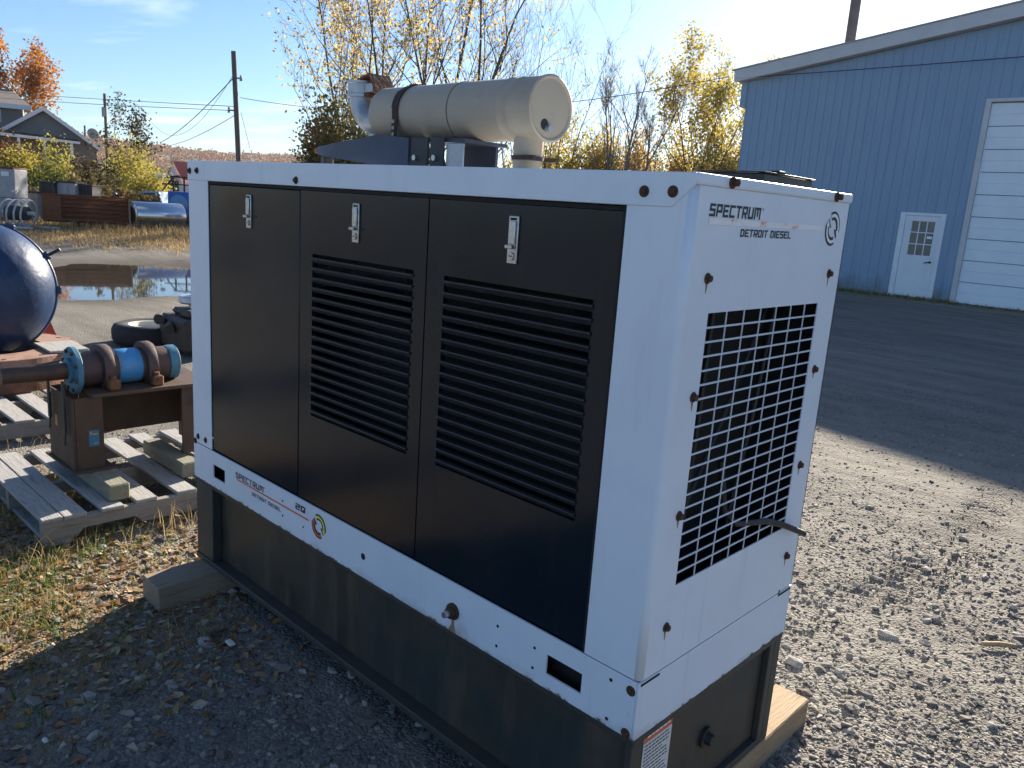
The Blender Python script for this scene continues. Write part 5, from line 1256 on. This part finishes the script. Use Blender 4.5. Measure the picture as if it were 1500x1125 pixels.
grow_tree('small_tree', B(188, 43), 4.9, 'small open dark tree rising above the olive shrub', seed=51, stems=3, spread=.10, leaves=1500, lsize=.10, lmat='leafdark', r0=.05, kids=6, levels=4, leaf_keep=.8)
grow_tree('maple_tree', B(-62, 76), 13.0, 'orange leaved tree rising behind the house at the left edge', seed=52, stems=4, spread=.45, leaves=20000, lsize=.19, lmat='leaforange', r0=.2, kids=8, leaf_keep=.95, clus=.4)

# ================================================================== grasses, weeds, stones (stuff)
def blades(P, hgt, wid, lean=.35):
    N = len(P); a = rng.uniform(0, 2*np.pi, N); d = np.stack([np.cos(a), np.sin(a), np.zeros(N)], 1); s = np.stack([-d[:, 1], d[:, 0], d[:, 2]], 1)
    h = (hgt*rng.uniform(.4, 1.3, N))[:, None]; ln = (lean*rng.uniform(.1, 1.6, N))[:, None]; w = wid*rng.uniform(.6, 1.4, N)[:, None]
    up = np.array([0, 0, 1.0])
    m1 = P+up*h*.55+d*h*ln*.35; tip = P+up*h*(1-.25*ln)+d*h*ln
    V = np.stack([P-s*w, P+s*w, m1+s*w*.7, m1-s*w*.7, tip+s*w*.12, tip-s*w*.12], 1).reshape(-1, 3)
    b = np.arange(N)[:, None]*6
    F = np.concatenate([b+np.array([[0, 1, 2, 3]]), b+np.array([[3, 2, 4, 5]])], 0); return V, F, N
def grass_obj(name, P, hgt, wid, m, lean=.35, rnd=None):
    V, F, N_ = blades(P, hgt, wid, lean); r_ = rng.random(N_) if rnd is None else rnd
    return np_obj(name, V, F, m, {'rnd': ('FACE', np.tile(r_, 2))}, kind='stuff', smooth=False)
def pts_on(x, y): return np.stack([x, y, height(x, y)-.003], 1)
# dry grass strip on the far edge of the yard
N = 30000; f_ = rng.uniform(16.8, 25, N); l_ = rng.uniform(-18, -5, N); x = CAM.x+HF.x*f_+HR.x*l_; y = CAM.y+HF.y*f_+HR.y*l_
keep = f_ > 17.6+1.6*fbm(x*.25, y*.25, 3)+rng.normal(0, .3, N); x, y = x[keep], y[keep]
grass_obj('dry_grass', pts_on(x, y), .085, .009, 'drygrass', .6)
# tall weeds / goldenrod around the junk
N = 130; cpx = rng.uniform(20, 235, N); cd_ = rng.uniform(23.6, 25.5, N); PL = []; ST = []
for i in range(N):
    g = gp(cpx[i], cd_[i]); hh_ = rng.uniform(.45, 1.15)*(1.45 if 105 < cpx[i] < 185 else .9); PL.append((g.x, g.y, hh_, g.z))
PL = np.array(PL); base = np.stack([PL[:, 0], PL[:, 1], PL[:, 3]], 1)
k = rng.integers(0, N, 15000); tt = rng.beta(3.5, 1.4, 15000)
P = base[k]+np.stack([rng.normal(0, .055, 15000), rng.normal(0, .055, 15000), tt*PL[k, 2]], 1)
V, F = leaf_quads(P, .055, aspect=2.2); np_obj('goldenrod_weeds', V, F, 'plume', {'rnd': ('FACE', clump_rnd(P, 5, .8))}, kind='stuff', smooth=False)
N = 1500; cpx = rng.uniform(0, 290, N); cd_ = rng.uniform(19.6, 22.5, N)
P = np.array([tuple(gp(a, b)) for a, b in zip(cpx, cd_)]); grass_obj('weeds', P, .26, .008, 'drygrass', .5)
# weeds at the foot of the blue wall
N = 2200; x = rng.uniform(-11, -1, N); y = BY-.05-np.abs(rng.normal(0, .28, N)); keep = ~((x > -4.8) & (x < -1.2) & (y > BY-.25)) ; x, y = x[keep], y[keep]
grass_obj('wall_weeds', pts_on(x, y), .11, .010, 'grass', .6)
# left foreground: grass, dead grass, leaves
N = 30000; x = rng.uniform(-4.6, -1.0, N); y = rng.uniform(-2.0, .2, N)
dens = np.clip(1.15-np.hypot((x+2.75)/1.3, (y+.72)/.85), 0, 1)*(.25+1.5*np.clip(vnoise(x*3.3, y*3.3)-.38, 0, 1)*2)
keep = (rng.random(N) < dens*.55); x, y = x[keep], y[keep]
rn = np.clip(vnoise(x*2.2+5, y*2.2)*1.1-.1+rng.normal(0, .18, len(x)), 0, 1)
grass_obj('grass', pts_on(x, y), .055, .0022, 'grass', .8, rn)
N = 9000; x = rng.uniform(-4.4, -1.4, N); y = rng.uniform(-1.7, .1, N)
keep = rng.random(N) < np.clip(1.2-np.hypot((x+2.8)/1.4, (y+.6)/.9), 0, 1)*(vnoise(x*4+9, y*4) > .5); x, y = x[keep], y[keep]
grass_obj('dead_grass', pts_on(x, y), .075, .0019, 'drygrass', 1.1)
# taller wisps near the pallet
x = np.concatenate([rng.uniform(-2.82, -2.6, 60), rng.uniform(-4.45, -3.9, 110), rng.normal(-2.72, .05, 30)]); y = np.concatenate([rng.uniform(-.5, .3, 60), rng.uniform(-.6, .3, 110), rng.normal(.16, .06, 30)])
grass_obj('tall_grass', pts_on(x, y), .13, .0015, 'drygrass', .8)
N = 6000; x = rng.uniform(-3.8, -1.2, N); y = rng.uniform(-1.6, .3, N); keep = rng.random(N) < np.clip(1.25-np.hypot((x+2.65)/1.3, (y+.45)/.95), .05, 1); x, y = x[keep], y[keep]
P = pts_on(x, y)+np.array([0, 0, .008]); V, F = leaf_quads(P, .026, flat=4, aspect=1.5)
np_obj('fallen_leaves', V, F, 'deadleaf', {'rnd': ('FACE', rng.random(len(P)))}, kind='stuff', smooth=False)
# gravel, denser close to the camera
def gravel(N, rmin, rmax, smin, smax, name, a0=-100, a1=16):
    r_ = np.exp(rng.uniform(np.log(rmin), np.log(rmax), N)); a = np.radians(rng.uniform(a0, a1, N))
    x = CAM.x+np.sin(a)*r_; y = CAM.y+np.cos(a)*r_
    under = (x > -2.15) & (x < -.05) & (y > .1) & (y < .7)
    thin = rng.random(N) < np.clip(.25+1.5*(vnoise(x*1.1+3, y*1.1)), 0, 1)
    dens = inside_dist(x, y) > .3
    k = (~under) & thin & dens; x, y = x[k], y[k]; n = len(x)
    s = smin*(smax/smin)**(rng.random(n)**1.9); sc_ = np.stack([s*rng.uniform(.8, 1.5, n), s*rng.uniform(.6, 1.1, n), s*rng.uniform(.35, .75, n)], 1)
    pos = np.stack([x, y, height(x, y)+sc_[:, 2]*.25], 1)
    v_, f_, rr_ = scatter(iv0, if0, pos, sc_, var=24, jit=.22)
    np_obj(name, v_, f_, 'stone', {'rnd': ('FACE', rr_)}, kind='stuff', smooth=False)
gravel(62000, .9, 8.5, .0028, .012, 'gravel')
gravel(30000, 1.5, 5.5, .0035, .010, 'fine_gravel', -42, 14)
gravel(7000, 1.2, 5.0, .008, .024, 'gravel_stones')
# single larger stones one can point at
sv_, sf_ = ico(2)
def stone(px, py, s, label, flat=.55):
    p = on_z(px, py); n_ = 1+.16*rng.standard_normal((len(iv1), 1)); v_ = iv1*n_*np.array([s, s*.75, s*flat])
    o = np_obj('stone', v_+np.array([p.x, p.y, hz(p.x, p.y)+s*flat*.4]), if1, 'concrete', smooth=False, org=(p.x, p.y, 0)); tag(o, label, 'stone', 'larger stones in the gravel')
stone(1165, 972, .034, 'grey stone close behind the right timber and tank corner'); stone(1300, 930, .036, 'flat grey stone lying in the open gravel on the right', .35); stone(1230, 985, .022, 'pale stone in the gravel right of the sunlit timber')
stone(300, 938, .03, 'dark stone in the shade in front of the short timber'); stone(150, 800, .02, 'small stone lying on the leaf litter below the pallet')
p = on_z(337, 945); lt = MB(); lt.box(p.x-.022, p.x+.02, p.y-.01, p.y+.012, .004, .014, .003); o = lt.build('paper_scrap', 'cream', org=p); tag(o, 'crumpled pale scrap on the shaded gravel below the tank', 'litter')
p = on_z(66, 1088); lt = MB(); lt.box(p.x-.01, p.x+.012, p.y-.006, p.y+.007, .004, .014, .003); o = lt.build('paper_scrap', 'cream', org=p); tag(o, 'tiny white scrap in the shaded grass at the bottom left', 'litter')
p = on_z(1462, 950); o = MB().tube([(p.x-.05, p.y-.04, .015), (p.x, p.y, .02), (p.x+.05, p.y+.05, .016)], [.008, .011, .007], 6).build('stick', 'timberLit', org=p, smooth=60); tag(o, 'short pale stick lying in the sunlit gravel', 'stick')

# ================================================================== thin autumn haze
hb_ = MB().box(-2700, 1600, -950, 2900, -1.5, 75).build('haze', None); hb_['kind'] = 'stuff'
hm_ = bpy.data.materials.new('thin_haze'); hm_.use_nodes = True; ht = hm_.node_tree
ht.nodes.remove(ht.nodes['Principled BSDF']); pv = ht.nodes.new('ShaderNodeVolumePrincipled')
pv.inputs['Color'].default_value = (.80, .86, .94, 1); pv.inputs['Density'].default_value = .00010; pv.inputs['Anisotropy'].default_value = .3
ht.links.new(pv.outputs[0], ht.nodes['Material Output'].inputs['Volume']); hb_.data.materials.append(hm_)
